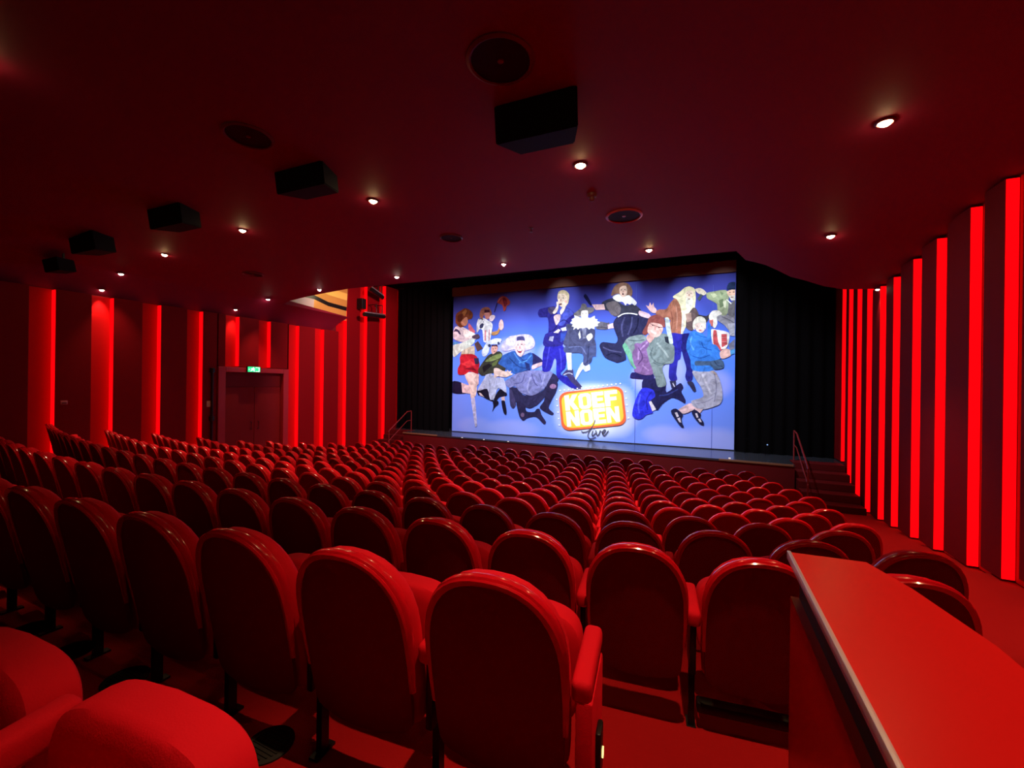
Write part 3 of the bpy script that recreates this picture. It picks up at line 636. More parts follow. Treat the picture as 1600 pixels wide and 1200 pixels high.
figure('printed_person', [
 (4, (36, 34, 80), [(650, 320), (780, 318), (800, 380), (862, 365), (872, 450), (1000, 360), (1032, 400), (1012, 440), (1052, 520), (1046, 552), (990, 520), (920, 500), (830, 560), (780, 622), (740, 562), (700, 545), (715, 430), (640, 422)]), (4, (52, 60, 130), ['l', 12, (800, 480), (880, 470), (980, 420)]),
 (4, (50, 54, 215), [(556, 575), (600, 460), (650, 405), (740, 425), (762, 490), (708, 540), (742, 642), (680, 662), (640, 700), (590, 708), (543, 672)]), (4, (80, 90, 240), ['l', 16, (620, 470), (600, 570), (610, 650)]), (4, (36, 36, 160), ['l', 12, (730, 440), (680, 520), (690, 620)]),
 (4, (226, 216, 226), [(700, 540), (722, 533), (772, 612), (735, 632)]),
 (4, (40, 34, 92), [(520, 305), (540, 258), (740, 272), (745, 322), (650, 322), (545, 312)]),
 (4, (125, 140, 142), [(690, -20), (925, -20), (945, 110), (910, 168), (850, 182), (832, 230), (872, 370), (790, 398), (760, 300), (705, 180)]),
 (3, (125, 140, 142), [(462, 975), (480, 930), (520, 900), (640, 880), (700, 920), (740, 900), (820, 868), (880, 880), (910, 950), (945, 1100), (925, 1155), (830, 1165), (800, 1200), (560, 1200), (490, 1080)]),
 (3, (98, 112, 116), ['l', 14, (740, 1000), (720, 1080), (780, 1150), (850, 1160)]), (3, (160, 172, 172), ['l', 18, (780, 960), (850, 1040), (890, 1100)]), (3, (90, 105, 108), ['l', 12, (500, 930), (580, 940), (660, 930)]), (4, (98, 112, 116), ['l', 10, (740, 160), (800, 190), (850, 180)]),
 (3, (110, 172, 142), [(448, 992), (478, 960), (560, 1130), (605, 1200), (560, 1205)]), (4, (110, 172, 142), [(455, -10), (490, -10), (595, 195), (560, 212)]),
 (3, (132, 96, 148), [(545, 1040), (690, 925), (702, 980), (660, 1060), (705, 1200), (580, 1200)]), (4, (132, 96, 148), [(560, -10), (660, 0), (705, 150), (742, 272), (640, 280), (555, 240), (610, 190)]),
 (3, (172, 135, 185), ['l', 14, (690, 950), (610, 1040), (600, 1120)]), (4, (95, 66, 115), ['l', 12, (600, 20), (640, 110), (600, 180)]), (4, (165, 128, 178), ['l', 12, (640, 190), (700, 240)]),
 (3, (215, 165, 160), [(690, 880), (760, 890), (740, 930), (710, 960), (680, 920)]),
 (3, (142, 76, 72), [(638, 860), (680, 780), (708, 712), (780, 688), (850, 728), (856, 810), (835, 800), (800, 775), (740, 785), (702, 855), (665, 885)]),
 (3, (232, 182, 172), [(690, 815), (720, 765), (820, 782), (838, 830), (802, 892), (745, 904), (692, 862)]),
 (3, (250, 248, 250), [(720, 835), (775, 865), (765, 878), (725, 858)]), (3, (90, 50, 60), ['l', 5, (712, 772), (748, 790), (800, 808), (835, 812)]), (3, (70, 40, 50), ['o', 738, 790, 7, 5]), (3, (70, 40, 50), ['o', 798, 812, 7, 5]), (3, (205, 140, 135), [(758, 805), (772, 808), (768, 838), (748, 832)]),
 (3, (202, 216, 216), [(858, 720), (892, 720), (912, 830), (935, 960), (902, 965), (872, 850)]), (3, (40, 45, 60), [(850, 900), (888, 900), (895, 970), (860, 950)]),
], 'smiling man with glasses in grey-green coat')
figure('printed_person', [
 (7, (62, 58, 66), [(555, 570), (680, 590), (750, 535), (760, 560), (720, 620), (670, 690), (600, 640)]),
 (7, (122, 120, 126), [(970, 430), (1108, 360), (1108, 650), (1000, 650)]), (7, (152, 150, 162), [(830, 560), (980, 575), (1108, 650), (1108, 780), (1030, 820), (940, 720), (840, 650)]), (7, (110, 108, 122), ['l', 14, (900, 600), (1000, 640), (1080, 690)]), (7, (190, 190, 205), [(990, 700), (1108, 690), (1108, 880), (1020, 870)]),
 (7, (165, 176, 142), [(680, 262), (760, 240), (960, 215), (1002, 320), (982, 560), (900, 582), (840, 500), (832, 420), (760, 372), (690, 332)]), (7, (205, 210, 175), [(740, 270), (800, 260), (840, 300), (780, 330)]), (7, (115, 132, 100), [(860, 360), (920, 340), (930, 440), (880, 470)]), (7, (120, 135, 105), [(880, 240), (930, 260), (900, 300)]), (7, (215, 216, 190), [(920, 380), (970, 360), (960, 480), (930, 460)]),
 (7, (246, 230, 210), [(515, 205), (600, 188), (680, 250), (650, 292), (610, 280), (560, 262)]), (7, (78, 90, 100), [(548, 342), (600, 270), (632, 290), (580, 372)]),
 (7, (236, 192, 172), [(978, 235), (1105, 205), (1108, 335), (1040, 345), (1000, 305)]), (7, (80, 55, 55), ['o', 1020, 250, 12, 6]), (7, (80, 55, 55), ['o', 1075, 245, 12, 6]), (7, (235, 228, 218), [(1000, 300), (1100, 290), (1108, 360), (1040, 370)]), (7, (165, 85, 80), ['o', 1050, 318, 22, 7]),
 (7, (42, 56, 98), [(972, 205), (1000, 120), (1060, 98), (1108, 110), (1110, 205), (1040, 208)]), (7, (30, 40, 75), ['l', 16, (975, 205), (1040, 195), (1110, 195)]),
 (7, (238, 235, 240), ['l', 16, (970, 350), (1040, 415)]),
 (7, (242, 237, 228), [(715, 610), (760, 520), (850, 508), (905, 560), (832, 600), (838, 700), (790, 765)]),
 (7, (200, 110, 105), [(720, 650), (780, 640), (775, 740), (735, 730)]),
 (7, (245, 242, 242), [(745, 790), (820, 785), (1000, 830), (1005, 960), (960, 1055), (850, 1062), (770, 985)]),
 (7, (206, 86, 92), [(782, 800), (825, 800), (850, 960), (900, 1080), (835, 1070), (780, 980)]), (7, (206, 86, 92), [(895, 850), (975, 850), (982, 1000), (900, 1045)]), (7, (232, 150, 152), ['l', 8, (895, 900), (978, 900)]), (7, (232, 150, 152), ['l', 8, (895, 960), (980, 960)]),
 (7, (140, 140, 165), [(1000, 1000), (1108, 920), (1108, 1060), (1020, 1085)]),
], 'man in camouflage jacket and dark cap holding a phone')
figure('printed_person', [
 (4, (236, 196, 202), [(975, 625), (1080, 558), (1140, 555), (1152, 602), (1040, 655)]), (4, (236, 196, 202), [(1148, 590), (1222, 610), (1182, 662), (1140, 642)]),
 (4, (36, 35, 72), [(912, 630), (960, 605), (1028, 660), (1016, 700), (1022, 745), (1038, 785), (1008, 778), (950, 702)]), (4, (225, 210, 225), [(950, 645), (972, 640), (990, 680), (970, 690)]), (4, (225, 210, 225), [(975, 700), (1000, 690), (1012, 740), (992, 735)]),
 (4, (36, 35, 72), [(1112, 635), (1150, 618), (1202, 662), (1195, 690), (1226, 735), (1228, 765), (1190, 752), (1138, 692)]), (4, (225, 210, 225), [(1145, 650), (1165, 650), (1178, 690), (1160, 695)]), (4, (225, 210, 225), [(1172, 705), (1192, 700), (1210, 735), (1190, 735)]),
 (4, (176, 174, 196), [(1125, 235), (1322, 235), (1392, 360), (1408, 500), (1382, 562), (1280, 602), (1220, 612), (1140, 592), (1108, 532), (1222, 492), (1202, 400), (1148, 320)]), (4, (140, 138, 165), ['l', 12, (1330, 260), (1350, 400), (1330, 540)]), (4, (200, 198, 215), ['l', 18, (1210, 270), (1260, 380), (1300, 470)]), (4, (145, 142, 168), ['l', 8, (1150, 560), (1250, 540), (1320, 500)]), (4, (205, 170, 150), ['l', 8, (1290, 240), (1340, 270), (1350, 300)]),
 (7, (60, 128, 226), [(392, 1000), (440, 840), (500, 808), (620, 840), (690, 890), (700, 690), (740, 700), (750, 850), (745, 1020), (800, 1110), (880, 1125), (895, 1200), (700, 1250), (480, 1250), (410, 1100)]),
 (4, (60, 128, 226), [(1068, -10), (1335, -10), (1390, 60), (1392, 102), (1280, 152), (1322, 240), (1125, 240), (1100, 130)]),
 (7, (36, 92, 186), ['l', 14, (610, 970), (650, 1050), (760, 1080)]), (7, (36, 92, 186), ['l', 10, (520, 840), (600, 880), (690, 900)]), (7, (100, 165, 248), ['l', 22, (470, 880), (450, 980), (500, 1080)]), (4, (36, 92, 186), ['l', 10, (1120, 100), (1200, 120), (1290, 90)]),
 (4, (74, 98, 132), [(1148, 150), (1290, 150), (1400, 135), (1422, 210), (1335, 232), (1290, 192), (1150, 192)]), (4, (45, 60, 90), ['l', 8, (1330, 150), (1360, 190), (1410, 200)]),
 (7, (240, 192, 182), [(875, 1110), (960, 1058), (1042, 1098), (1022, 1165), (900, 1205)]), (7, (90, 170, 235), [(1020, 1090), (1108, 1060), (1108, 1130), (1030, 1150)]),
 (7, (226, 221, 206), [(488, 770), (488, 680), (540, 608), (612, 596), (672, 650), (668, 790), (640, 730), (560, 700), (515, 730), (510, 790)]),
 (7, (246, 217, 206), [(510, 730), (560, 690), (640, 705), (652, 792), (605, 832), (540, 805)]), (7, (80, 70, 90), ['o', 548, 735, 8, 5]), (7, (80, 70, 90), ['o', 612, 735, 8, 5]), (7, (225, 110, 110), ['o', 590, 795, 22, 9]),
], 'person in bright blue anorak, beige trousers and sandals')

# logo sign on the cloth
def quad(p):   # board coordinates (0..1, 0..1 from the top left) to zoom frame 8
    a, b2 = p; TL, TR, BR, BL = (262, 350), (1062, 258), (1118, 748), (308, 828)
    x = (1-b2)*((1-a)*TL[0]+a*TR[0])+b2*((1-a)*BL[0]+a*BR[0]); y = (1-b2)*((1-a)*TL[1]+a*TR[1])+b2*((1-a)*BL[1]+a*BR[1])
    return (x, y)
def rrect(m, r=.13):
    pts = []
    for cx_, cy_, a0 in ((1-m-r, m*1.5+r*1.5, -90), (1-m-r, 1-m*1.5-r*1.5, 0), (m+r, 1-m*1.5-r*1.5, 90), (m+r, m*1.5+r*1.5, 180)):
        for k in range(6):
            a = math.radians(a0+18*k); pts.append((cx_+r*math.cos(a), cy_+r*1.5*math.sin(a)))
    return [quad(p) for p in pts]
K_ = [(0, 0), (.36, 0), (.36, .36), (.62, 0), (1.02, 0), (.66, .48), (1.04, 1), (.64, 1), (.36, .62), (.36, 1), (0, 1)]
N_ = [(0, 0), (.34, 0), (.68, .52), (.68, 0), (1, 0), (1, 1), (.68, 1), (.32, .46), (.32, 1), (0, 1)]
E_ = [(0, 0), (1, 0), (1, .24), (.42, .24), (.42, .4), (.92, .4), (.92, .6), (.42, .6), (.42, .76), (1, .76), (1, 1), (0, 1)]
F_ = [(0, 0), (1, 0), (1, .25), (.4, .25), (.4, .42), (.9, .42), (.9, .65), (.4, .65), (.4, 1), (0, 1)]
O_ = [(.2, 0), (.8, 0), (1, .14), (1, .86), (.8, 1), (.2, 1), (0, .86), (0, .14)]
OI = [(.38, .2), (.62, .2), (.68, .28), (.68, .72), (.62, .8), (.38, .8), (.32, .72), (.32, .28)]
def let(pts, x, y, w, h): return [quad((x+p*w, y+q*h)) for p, q in pts]
WH, YL = (255, 252, 240), (255, 205, 70)
sh = [(8, (245, 105, 62), rrect(0)), (8, YL, rrect(.035))]
lx = [.085, .30, .505, .705]; lw = [.2, .19, .185, .2]
for word, y in (((K_, O_, E_, F_), .09), ((N_, O_, E_, N_), .51)):
    for i, L in enumerate(word):
        sh.append((8, WH, let(L, lx[i], y, lw[i], .395)))
        if L is O_: sh.append((8, (250, 225, 80), let(OI, lx[i], y, lw[i], .395)))
figure('printed_logo', sh, 'glowing orange and yellow rounded sign with white letters')
G_ = (66, 64, 80)
figure('printed_script', [(8, G_, ['l', 12, (722, 688), (706, 740), (668, 800), (636, 858), (634, 902), (668, 924), (732, 902)]), (8, G_, ['l', 11, (548, 826), (566, 842), (610, 836), (655, 812), (688, 788)]),
 (8, G_, ['l', 13, (694, 822), (682, 866), (692, 886), (728, 852)]), (8, G_, ['o', 706, 796, 8, 8]), (8, G_, ['l', 13, (728, 818), (736, 850), (748, 882), (772, 860), (784, 820)]), (8, G_, ['l', 9, (784, 820), (796, 834), (812, 832)]),
 (8, G_, ['l', 13, (808, 860), (836, 846), (850, 824), (836, 812), (816, 836), (816, 868), (842, 880), (888, 824)])], 'grey handwritten word under the sign')
bl = []
for k in range(15):
    q = quad((.03+.94*k/14, -.055)); bl.append((8, (255, 255, 255), ['o', q[0], q[1], 9, 9]))
for k in range(1, 6):
    for a in (-.035, 1.035):
        q = quad((a, k/6)); bl.append((8, (255, 255, 255), ['o', q[0], q[1], 9, 9]))
figure('printed_bulbs', bl, 'row of small white bulbs round the sign')

# ------------------------------------------------------------------ theatre seats
TILT = math.tan(math.radians(11))
def outline(a=.235, zb=.285, n=14):
    P = []
    for k in range(n+1):                       # arch from right to left
        t = PI*k/n; c, s = math.cos(t), math.sin(t)
        P.append((a*math.copysign(abs(c)**(2/2.3), c), .65+.30*abs(s)**(2/2.3)))
    left = [(-a, .56), (-a*.99, .45), (-a*.975, .36), (-a*.955, zb+.02), (-a*.90, zb-.005), (-a*.78, zb-.018), (-a*.4, zb-.034)]
    bot = [(0, zb-.038)]
    right = [(-x, z) for x, z in left[::-1]]
    return P+left+bot+right
def place(x, z, y): return Vector((x, y+(SEATH-z)*TILT+.5*x*x, z))
def shell(bm, scale, ya, yb, dome=0, edge=0):
    """closed pad with the seat-back outline, from y=ya to y=yb, domed at the front"""
    O = outline(); cz = .62
    def ring(k, y): return [bm.verts.new(place(x*k, cz+(z-cz)*k, y)) for x, z in O]
    rs = [ring(scale*.5, ya), ring(scale*(1-edge), ya)]
    if edge: rs.append(ring(scale, ya+(yb-ya)*.28)); rs.append(ring(scale, ya+(yb-ya)*.68)); rs.append(ring(scale*(1-edge), yb))
    else: rs.append(ring(scale, yb))
    rs += [ring(scale*.72, yb+dome*.75), ring(scale*.36, yb+dome)]
    n = len(O)
    for p, q in zip(rs, rs[1:]):
        for k in range(n): bm.faces.new((p[k], p[(k+1) % n], q[(k+1) % n], q[k]))
    bm.faces.new(rs[0]); bm.faces.new(rs[-1][::-1])
def rim_mesh():
    bm = bmesh.new(); O = outline(n=22)
    na = 23
    path = [(.235*.985, .45), (.235, .56)]+O[:na]+[(-.235, .56), (-.235*.985, .45)]
    rings = []
    for i, (x, z) in enumerate(path):
        p0, p1 = path[max(i-1, 0)], path[min(i+1, len(path)-1)]
        tx, tz = p1[0]-p0[0], p1[1]-p0[1]; L = math.hypot(tx, tz); nx, nz = tz/L, -tx/L
        k = max(.0, min(1, (z-.5)/.3)); d = .3+.7*k
        sec = [(-.004, -.016), (-.010, -.004), (-.012, .004), (-.006, .0085), (.001, .0035), (.004, .0035), (.009, .011), (.020, .0145), (.034, .0125), (.042, .002), (.042, -.016)]
        rings.append([bm.verts.new(place(x+nx*q*(.55+.45*k), z+nz*q*(.55+.45*k), -.004+y*d)) for y, q in sec])
    m = len(rings[0])
    for p, q in zip(rings, rings[1:]):
        for k in range(m): bm.faces.new((p[k], p[(k+1) % m], q[(k+1) % m], q[k]))
    bm.faces.new(rings[0]); bm.faces.new(rings[-1][::-1]); return bm
def pad_mesh():
    """folded-up seat cushion standing on edge before the back"""
    bm = bmesh.new(); n = 48
    def ring(k, y, dz=0):
        R = []
        for i in range(n):
            t = 2*PI*i/n; c, s = math.cos(t), math.sin(t)
            x = .236*k*math.copysign(abs(c)**(2/5.0), c)
            z = .50+(.17 if s > 0 else .21)*k*math.copysign(abs(s)**(2/4.4), s)+(.0 if s < 0 else .028*k*(1-(x/.236)**2))
            R.append(bm.verts.new((x, y+.155+.05*(z-.5), z)))
        return R
    rs = [ring(.4, .196), ring(.75, .197), ring(.93, .203), ring(.985, .212), ring(1, .228), ring(1, .28), ring(.985, .298), ring(.93, .307), ring(.75, .313), ring(.4, .314)]
    for p, q in zip(rs, rs[1:]):
        for k in range(n): bm.faces.new((p[k], p[(k+1) % n], q[(k+1) % n], q[k]))
    bm.faces.new(rs[0]); bm.faces.new(rs[-1][::-1]); return bm
def arm_mesh(sx=1):
    bm = bmesh.new()
    r = Matrix.Translation((sx*.275, .28, .6)) @ Matrix.Rotation(math.radians(4), 4, 'X')
    box(bm, (-.0325, -.155, -.04), (.0325, .155, .035), .02, mtx=r, seg=3)
    return bm
def stan_mesh(sx=1):
    bm = bmesh.new()
    box(bm, (sx*.275-.014, .16, .3), (sx*.275+.014, .33, .575), .006)
    box(bm, (sx*.275-.014, .215, .008), (sx*.275+.014, .255, .31))
    box(bm, (sx*.275-.022, .185, 0), (sx*.275+.022, .285, .01))
    return bm
GR = 'red theatre seats in curved rows'
proto = root('theatre_seat', 'seat', 'seat', (0, 0, 0), 0, GR)
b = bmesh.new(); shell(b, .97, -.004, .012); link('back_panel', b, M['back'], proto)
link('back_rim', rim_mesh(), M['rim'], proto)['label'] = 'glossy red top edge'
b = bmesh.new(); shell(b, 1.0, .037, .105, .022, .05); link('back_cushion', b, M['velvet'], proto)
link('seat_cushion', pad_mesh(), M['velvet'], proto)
link('armrest', arm_mesh(), M['velvet'], proto)
link('stanchion', stan_mesh(), M['black'], proto)['label'] = 'black steel side support'
PARTS = list(proto.children)
leftarm = link('armrest', arm_mesh(-1), M['velvet']); leftstan = link('stanchion', stan_mesh(-1), M['black'])
used = False
def rowname(n):
    if n == 0: return 'row the camera stands in'
    if n == 1: return 'first row before the camera'
    if n <= 7: return '%s row before the camera' % ORD[n-1]
    if n == 14: return 'short front row at the stage'
    return '%s row back from the stage' % ORD[14-n]
endseat = None; beamseat = None
for n in range(15):
    i0, i1 = ENDS[n]
    for k in range(i0, i1+1):
        x = X0[n]+.55*k
        slope = (x+4.2)/(34.0 if x > -4.2 else 30.0)
        # keep 0.55 along the arc
        x = X0[n]+.55*k/math.sqrt(1+(((X0[n]+.55*k)*.5+X0[n]*.5+4.2)/32.0)**2)
        y = rowY(n, x); z = tierZ(n)
        if not used: s = proto; used = True
        else:
            s = proto.copy(); COL.objects.link(s)
            for p in PARTS:
                q = p.copy(); COL.objects.link(q); q.parent = s
        s.location = (x, y, z); s.rotation_euler = (0, 0, math.atan(slope))
        fr = i1-k
        if fr == 0: wh = 'right-hand end of the %s' % rowname(n)
        elif k == i0 and n > 1: wh = 'left-hand end of the %s' % rowname(n)
        else: wh = '%s from the right, %s' % (ORD[fr], rowname(n))
        s['label'] = 'red upholstered seat, '+wh
        if n == 2 and fr == 0: s['label'] = 'red upholstered seat seen past the ledge, right-hand end of second row'
        if k == i0:
            for p in (leftarm, leftstan):
                q = p.copy(); COL.objects.link(q); q.parent = s
        if (n, k) == (1, -1): endseat = s
        if (n, k) == (2, 1): beamseat = s
for p in (leftarm, leftstan): bpy.data.objects.remove(p)
endseat['label'] = 'red aisle-end seat with small brass lamp, right-hand end of nearest row'
for q in list(endseat.children):
    if q.name.startswith('stanchion'): bpy.data.objects.remove(q)
b = bmesh.new(); box(b, (.258, .125, .06), (.312, .40, .565), .008); box(b, (.262, .14, .0), (.312, .40, .06), .004); ep = link('end_panel', b, M['velvet'], endseat)
b = bmesh.new(); box(b, (.312, .2, .27), (.33, .27, .42), .006); ab = link('aisle_light', b, M['black'], ep)
b = bmesh.new(); box(b, (.331, .225, .325), (.335, .243, .355), .004); link('lamp_lens', b, M['aisle'], endseat)
b = bmesh.new(); box(b, (-.245, .2, .09), (.245, .26, .14), .006); link('floor_beam', b, M['black'], beamseat)

# ------------------------------------------------------------------ ledge wall by the camera
lw = root('ledge_wall', 'red lacquered ledge wall with metal edge beside the camera', 'ledge', (.29, 1.82, tierZ(1)))
ZT = EYE-.6-tierZ(1)
fp = [(0, 0), (.229, .015), (.285, -.17), (.34, -.45), (.345, -.6), (.35, -1.9), (0, -1.9)]
b = bmesh.new(); prism(b, fp, ZT-.045, ZT); es = [e for e in b.edges]
bmesh.ops.bevel(b, geom=es, offset=.005, segments=2, affect='EDGES'); link('ledge_top', b, M['ledge'], lw)
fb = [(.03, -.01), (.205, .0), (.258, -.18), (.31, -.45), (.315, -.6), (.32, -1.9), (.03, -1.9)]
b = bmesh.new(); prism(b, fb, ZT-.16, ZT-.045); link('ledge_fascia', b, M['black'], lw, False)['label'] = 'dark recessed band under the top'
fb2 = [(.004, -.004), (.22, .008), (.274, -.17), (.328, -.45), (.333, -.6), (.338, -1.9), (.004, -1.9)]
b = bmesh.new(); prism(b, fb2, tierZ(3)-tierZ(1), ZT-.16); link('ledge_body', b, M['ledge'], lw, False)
b = bmesh.new(); box(b, (-.008, -1.9, ZT-.026), (.004, .0, ZT+.004), .002); link('edge_strip', b, M['alu'], lw)['label'] = 'metal edge strip'

# floor air grilles under the nearest row
for k, (u, v) in enumerate(((48, 984), (112, 1019), (196, 1062), (420, 1165))):
    p = onZ(u, v, tierZ(0)); b = bmesh.new()
    lathe(b, [(.085, 0), (.085, .006), (.07, .008), (.066, .004), (0, .004)], 24, c=(0, 0, 0))
    for j in range(-4, 5):
        L = math.sqrt(max(0, .064**2-(j*.014)**2)); box(b, (-L, j*.014-.002, .004), (L, j*.014+.002, .008))
    o = link('floor_grille', b, M['grate'], None, True, p)
    tag(o, 'round dark air grille in the floor, %s from the left' % ORD[k], 'floor grille', 'round floor grilles behind the nearest row')

# ------------------------------------------------------------------ ceiling fittings
def onCeil(u, v, dz=0):
    d = ray(u, v); t = .2
    for _ in range(4000):
        p = d*t
        if p.x < -W+.05 or p.x > XR-.05: break
        if p.z+EYE >= ceilZ(p.x, p.y)-dz: break
        t += .004
    return Vector((p.x, p.y, p.z+EYE))
def lightobj(name, kind, loc, energy, col, **kw):
    L = bpy.data.lights.new(name, kind); L.energy = energy; L.color = col
    for k, v in kw.items(): setattr(L, k, v)
    o = bpy.data.objects.new(name, L); COL.objects.link(o); o.location = loc; return o
def aim(o, target):
    d = Vector(target)-o.location; o.rotation_euler = d.to_track_quat('-Z', 'Y').to_euler()
DL = [((907, 257), 'beside the large black ceiling speaker', 1.5, 'lamp'), ((583, 313), 'right of the second speaker from the right', 1.2, 'lamp'), ((379, 359), 'below the third speaker', 1, 'lamp'), ((257, 397), 'below the fourth speaker', 1, 'lamp'), ((189, 427), 'second from the left wall in the rear row', 1, 'lamp'), ((159, 452), 'at the left wall above the second niche', .8, 'lamp'),
      ((1014, 390), 'right above the picture cloth', 1.3, 'lamp'), ((787, 412), 'above left part of the picture cloth', .8, 'lamp_white'), ((620, 432), 'above the left masking curtain', 1, 'lamp_white'), ((499, 452), 'just left of the gold striped panel', 1, 'lamp_white'), ((419, 467), 'above the exit sign and the door', .9, 'lamp_white'), ((368, 483), 'above left edge of the door at the wall', .8, 'lamp_white'),
      ((1383, 190), 'alone at the upper right of the ceiling', 1.4, 'lamp'), ((1298, 368), 'right of the picture cloth', 1.2, 'lamp'), ((1385, 450), 'close to the right wall niches', .5, 'lamp')]
DL += [((-6.1, 1.45), 'far left over the nearest row', 1.2, 'lamp'), ((.05, 1.2), 'over the end of the nearest row', 1.4, 'lamp'), ((2.4, 1.5), 'over the aisle beyond the ledge wall', 1.2, 'lamp')]
for (u, v), wh, k, m in DL:
    p = onCeil(u, v)+Vector((-.16 if u == 1385 else 0, 0, 0)) if u > 10 else Vector((u, v, ceilZ(u, v)))
    t = root('downlight', 'small glowing ceiling lamp, '+wh, 'ceiling lamp', (p.x, p.y, p.z-.02), 0, 'small lamps in the ceiling')
    b = bmesh.new(); r = .055*k**.4
    lathe(b, [(r*1.5, .02), (r*1.5, .008), (r*1.15, -.004), (r, .004), (r, .02)], 20); link('trim_ring', b, M['grille'], t)
    b = bmesh.new(); lathe(b, [(r*.98, .012), (r*.8, -.012), (r*.4, -.028), (0, -.032)], 16); link('lamp_lens', b, M['lamp_dim' if u in (159, 189, 368, 1385) else m], t)
    L = lightobj('downlight_beam', 'SPOT', (p.x, p.y, p.z-.09), (.22 if u in (159, 189, 368, 1385) else .6 if u in (419, 257) else 1.3 if v > 380 else 1)*(540 if u > 10 else 110 if u < -4 else 300)*k, (1, .55, .3), spot_size=math.radians(66 if u > 10 else 58), spot_blend=.85, shadow_soft_size=.03)
    L.parent = t; L.location = (0, 0, -.08)
def roundspk(u, v, dia, label, ring):
    p = onCeil(u, v)
    t = root('round_ceiling_speaker', label, 'ceiling speaker', (p.x, p.y, p.z-.012), 0, 'round speakers set in the ceiling')
    R = dia/2; b = bmesh.new(); lathe(b, [(R*1.12, .012), (R*1.12, -.002), (R*1.02, -.016), (R*.96, -.006), (R*.96, .012)], 32); link('speaker_ring', b, ring, t)
    b = bmesh.new(); lathe(b, [(R*.96, .004), (R*.6, .010), (R*.2, .011), (0, .011)], 32); link('speaker_grille', b, M['recess_shade'], t)
    b = bmesh.new(); lathe(b, [(R*.12, .009), (R*.1, -.004), (0, -.01)], 16); link('centre_cap', b, ring, t)
roundspk(782, 94, .56, 'large round recessed speaker above the big black speaker', M['grille'])
roundspk(388, 212, .5, 'faint round recessed speaker upper left of the second black speaker', M['grille'])
roundspk(975, 337, .56, 'round recessed speaker with pale pink ring above the picture cloth', M['ring'])
roundspk(705, 371, .42, 'small round recessed speaker over left part of the cloth', M['grille'])
roundspk(395, 428, .45, 'faint round recessed speaker above the door', M['grille'])
SP = [((846, 196), 'largest black ceiling speaker, above the picture cloth'), ((487, 281), 'second largest black ceiling speaker'), ((279, 340), 'third black ceiling speaker from the right'), ((150, 381), 'fourth black ceiling speaker, nearly lost in the dark'), ((97, 415), 'small black ceiling speaker closest to the left wall')]
for (u, v), lab in SP:
    d = ray(u, v); Y = 4.25; p = d*(Y/d.y); p.z += EYE-.05
    if p.x < -W+.75: p = d*((W-.75)/-d.x); p.z += EYE
    zt = ceilZ(p.x, p.y)
    t = root('ceiling_speaker', lab, 'speaker', (p.x, p.y, p.z), math.radians(2), 'black speakers hung from the ceiling')
    b = bmesh.new(); t.scale = (.72, .8, .72) if 'closest' in lab else (1.06, 1, 1.06)
    # cabinet: trapezoid in plan, face tilted down towards the seats
    f = [Vector(q) for q in ((-.43, -.2, -.16), (.43, -.2, -.16), (.43, -.26, .22), (-.43, -.26, .22))]
    k = [Vector(q) for q in ((-.3, .2, -.1), (.3, .2, -.1), (.3, .14, .24), (-.3, .14, .24))]
    vf = [b.verts.new(q) for q in f]; vk = [b.verts.new(q) for q in k]
    b.faces.new(vf); b.faces.new(vk[::-1])
    for i in range(4): b.faces.new((vf[i], vf[(i+1) % 4], vk[(i+1) % 4], vk[i]))
    bmesh.ops.bevel(b, geom=list(b.edges), offset=.012, segments=2, affect='EDGES'); link('cabinet', b, M['speaker'], t)
    b = bmesh.new(); A = [Vector(q) for q in ((-.4, -.212, -.13), (.4, -.212, -.13), (.4, -.265, .19), (-.4, -.265, .19))]; B = [q+Vector((0, .012, 0)) for q in A]
    va = [b.verts.new(q) for q in A]; vb = [b.verts.new(q) for q in B]; b.faces.new(va); b.faces.new(vb[::-1])
    for i in range(4): b.faces.new((va[i], va[(i+1) % 4], vb[(i+1) % 4], vb[i]))
    link('speaker_front', b, M['speaker'], t, False)
    b = bmesh.new(); h = max(.26, (zt-p.z)/t.scale.z-.005)
    for xx in (-.2, .2): box(b, (xx-.02, -.06, .2), (xx+.02, -.02, h))
    link('bracket', b, M['black'], t, False)
for (u, v), nm, lab, r in (((925, 303), 'smoke_detector', 'small red smoke detector between ceiling lamp and pink ringed speaker', .075), ((830, 356), 'sprinkler_head', 'tiny dark sprinkler head in the ceiling above the cloth', .03)):
    p = onCeil(u, v); b = bmesh.new()
    if r > .05: lathe(b, [(r, .0), (r, -.03), (r*.8, -.05), (r*.55, -.055), (r*.5, -.1), (r*.3, -.115), (0, -.118)], 20)
    else: lathe(b, [(r*1.5, 0), (r*1.4, -.012), (r*.4, -.02), (r*.4, -.07), (r*1.2, -.075), (r*1.2, -.082), (0, -.084)], 14)
    tag(link(nm, b, M['grille'], None, True, p), lab, 'detector' if r > .05 else 'sprinkler')

# gold striped cove panel and lamps at the left front
b = bmesh.new()
bot = [(440, 475, 9.95), (460, 478, 10.4), (490, 484, 11.1), (512, 494, 11.8), (541, 501, 12.75)]
bands = [0, .40, .56, .84, 1.12, 1.8]; cols = [0, 1, 2, 3, 2]
pts = []
for u, v, Y in bot:
    q = onY(u, v, Y); q.x = max(q.x, -W+.22); pts.append(q)
for k in range(5):
    for i in range(4):
        vs = []
        for (ii, zz) in ((i, bands[k]), (i+1, bands[k]), (i+1, bands[k+1]), (i, bands[k+1])):
            q = pts[ii]; vs.append(b.verts.new((q.x-.06*zz, q.y+.1*zz, q.z+zz)))
        f = b.faces.new(vs); f.material_index = 0 if (k == 0 and i < 2) else [2, 1, 2, 3, 2][k]
bmesh.ops.remove_doubles(b, verts=b.verts, dist=1e-4)
r = bmesh.ops.extrude_face_region(b, geom=list(b.faces)); vs = [e for e in r['geom'] if isinstance(e, bmesh.types.BMVert)]
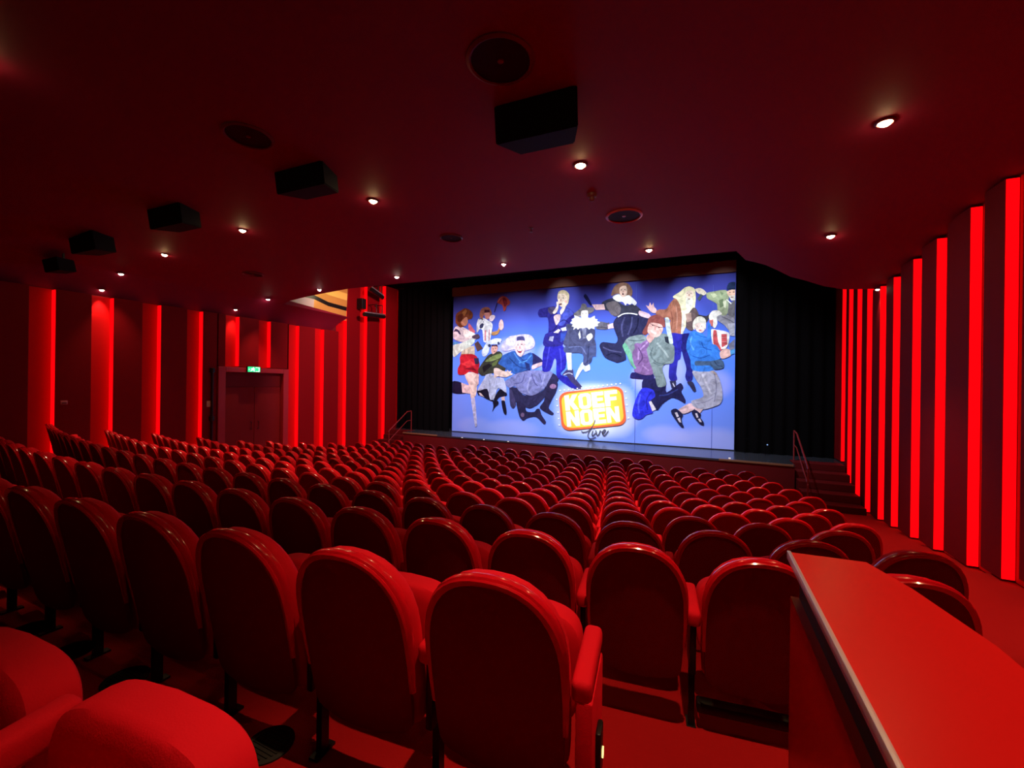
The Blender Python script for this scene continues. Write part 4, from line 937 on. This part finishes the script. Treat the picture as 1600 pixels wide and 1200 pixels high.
for v in vs: v.co.x -= .04
o = link('cove_panel', b, [M['whiteband'], M['black'], M['gold'], M['yellow']])
tag(o, 'curved panel with gold, black and white bands under the ceiling edge', 'panel')
o = lightobj('cove_fill', 'POINT', (-12.2, 11.6, EYE+3.5), 34, (1, .75, .45), shadow_soft_size=.08)  # unseen fill light added to brighten the banded panel
def barlight(u0, v0, u1, v1, label):
    a = onX(u0, v0, -W+.75); c = onX(u1, v1, -W+.6)
    t = root('mounted_bar_light', label, 'stage light', a)
    d = c-a; b = bmesh.new(); tube(b, [(0, 0, 0), d], .09, 10); link('lamp_housing', b, M['black'], t)
    b = bmesh.new(); tube(b, [Vector((.05, 0, .09)), d+Vector((.05, 0, .09))], .03, 8); link('reflector_edge', b, M['alu'], t)
    for s in (.6, .9):
        b = bmesh.new(); tube(b, [d*s, d*s+Vector((0, 0, .5)), d*s+Vector((-.5+.15*(1-s), 0, .5))], .022, 6)
        link('bracket', b, M['black'], t)
barlight(580, 452, 598, 465, 'upper dark bar light high on the left wall')
barlight(569, 491, 600, 495, 'lower dark bar light on bracket on left wall')
c = onX(565, 475, -W+.34)
t = root('wall_speaker', 'small black box on the left wall between the bar lights', 'speaker', c)
b = bmesh.new(); box(b, (-.15, -.12, -.22), (.15, .12, .22), .01); link('cabinet', b, M['black'], t, False)
b = bmesh.new(); tube(b, [(-.15, 0, 0), (-.19, 0, 0)], .03); link('bracket', b, M['black'], t)

# ------------------------------------------------------------------ light from the stage spots
mid = Vector(((CX0+CX1)/2, CY, EYE+.6))
for k in range(5):
    x = CX0+.9+(CX1-CX0-1.8)*k/4
    o = lightobj('cloth_wash', 'SPOT', (x, 11.4, EYE+4.2), (750, 1250, 1350, 1350, 1150)[k], (.80, .90, 1), spot_size=math.radians(84), spot_blend=.7, shadow_soft_size=.05)
    aim(o, (x, CY, EYE-.5))
for (u, v, e, sz) in ((880, 466, 800, 19), (975, 458, 700, 18), (1075, 462, 600, 19), (1130, 452, 800, 18), (910, 503, 5200, 7), (926, 640, 1900, 17), (800, 510, 450, 22)):
    tg = onY(u, v, CY); o = lightobj('cloth_special', 'SPOT', (tg.x*.8-1, 11.3, EYE+4.1), e, (1, .95, .88) if v > 490 else (.84, 1, 1), spot_size=math.radians(sz), spot_blend=1, shadow_soft_size=.02)
    aim(o, tg)

o = lightobj('wall_wash', 'SPOT', (-6.2, 10.9, EYE+4.2), 2200, (1, .45, .4), spot_size=math.radians(70), spot_blend=.6, shadow_soft_size=.08)
aim(o, (-W, 14.6, EYE-.2))
# ------------------------------------------------------------------ camera, world, view
cam = bpy.data.cameras.new('camera'); co = bpy.data.objects.new('camera', cam); COL.objects.link(co)
cam.sensor_width = 36; cam.lens = FPX/1600*36; cam.clip_start = .05; cam.clip_end = 100
F = Vector((-math.sin(YAW), math.cos(YAW), 0)); R_ = Vector((math.cos(YAW), math.sin(YAW), 0)); U = Vector((0, 0, 1))
c, s = math.cos(ROLL), math.sin(ROLL)
r_, u_ = R_*c+U*s, U*c-R_*s
mw = Matrix(((r_.x, u_.x, -F.x, 0), (r_.y, u_.y, -F.y, 0), (r_.z, u_.z, -F.z, EYE), (0, 0, 0, 1)))
co.matrix_world = mw
sc.camera = co
w = bpy.data.worlds.new('world'); sc.world = w; w.use_nodes = True
w.node_tree.nodes['Background'].inputs['Color'].default_value = (.02, .001, .002, 1)
w.node_tree.nodes['Background'].inputs['Strength'].default_value = .05
vs_ = sc.view_settings; vs_.view_transform = 'Standard'; vs_.look = 'None'; vs_.gamma = 1; vs_.use_curve_mapping = False; vs_.exposure = 0
try:
    sc.cycles.use_denoising = True; sc.cycles.max_bounces = 6; sc.cycles.sample_clamp_indirect = 6
except Exception: pass
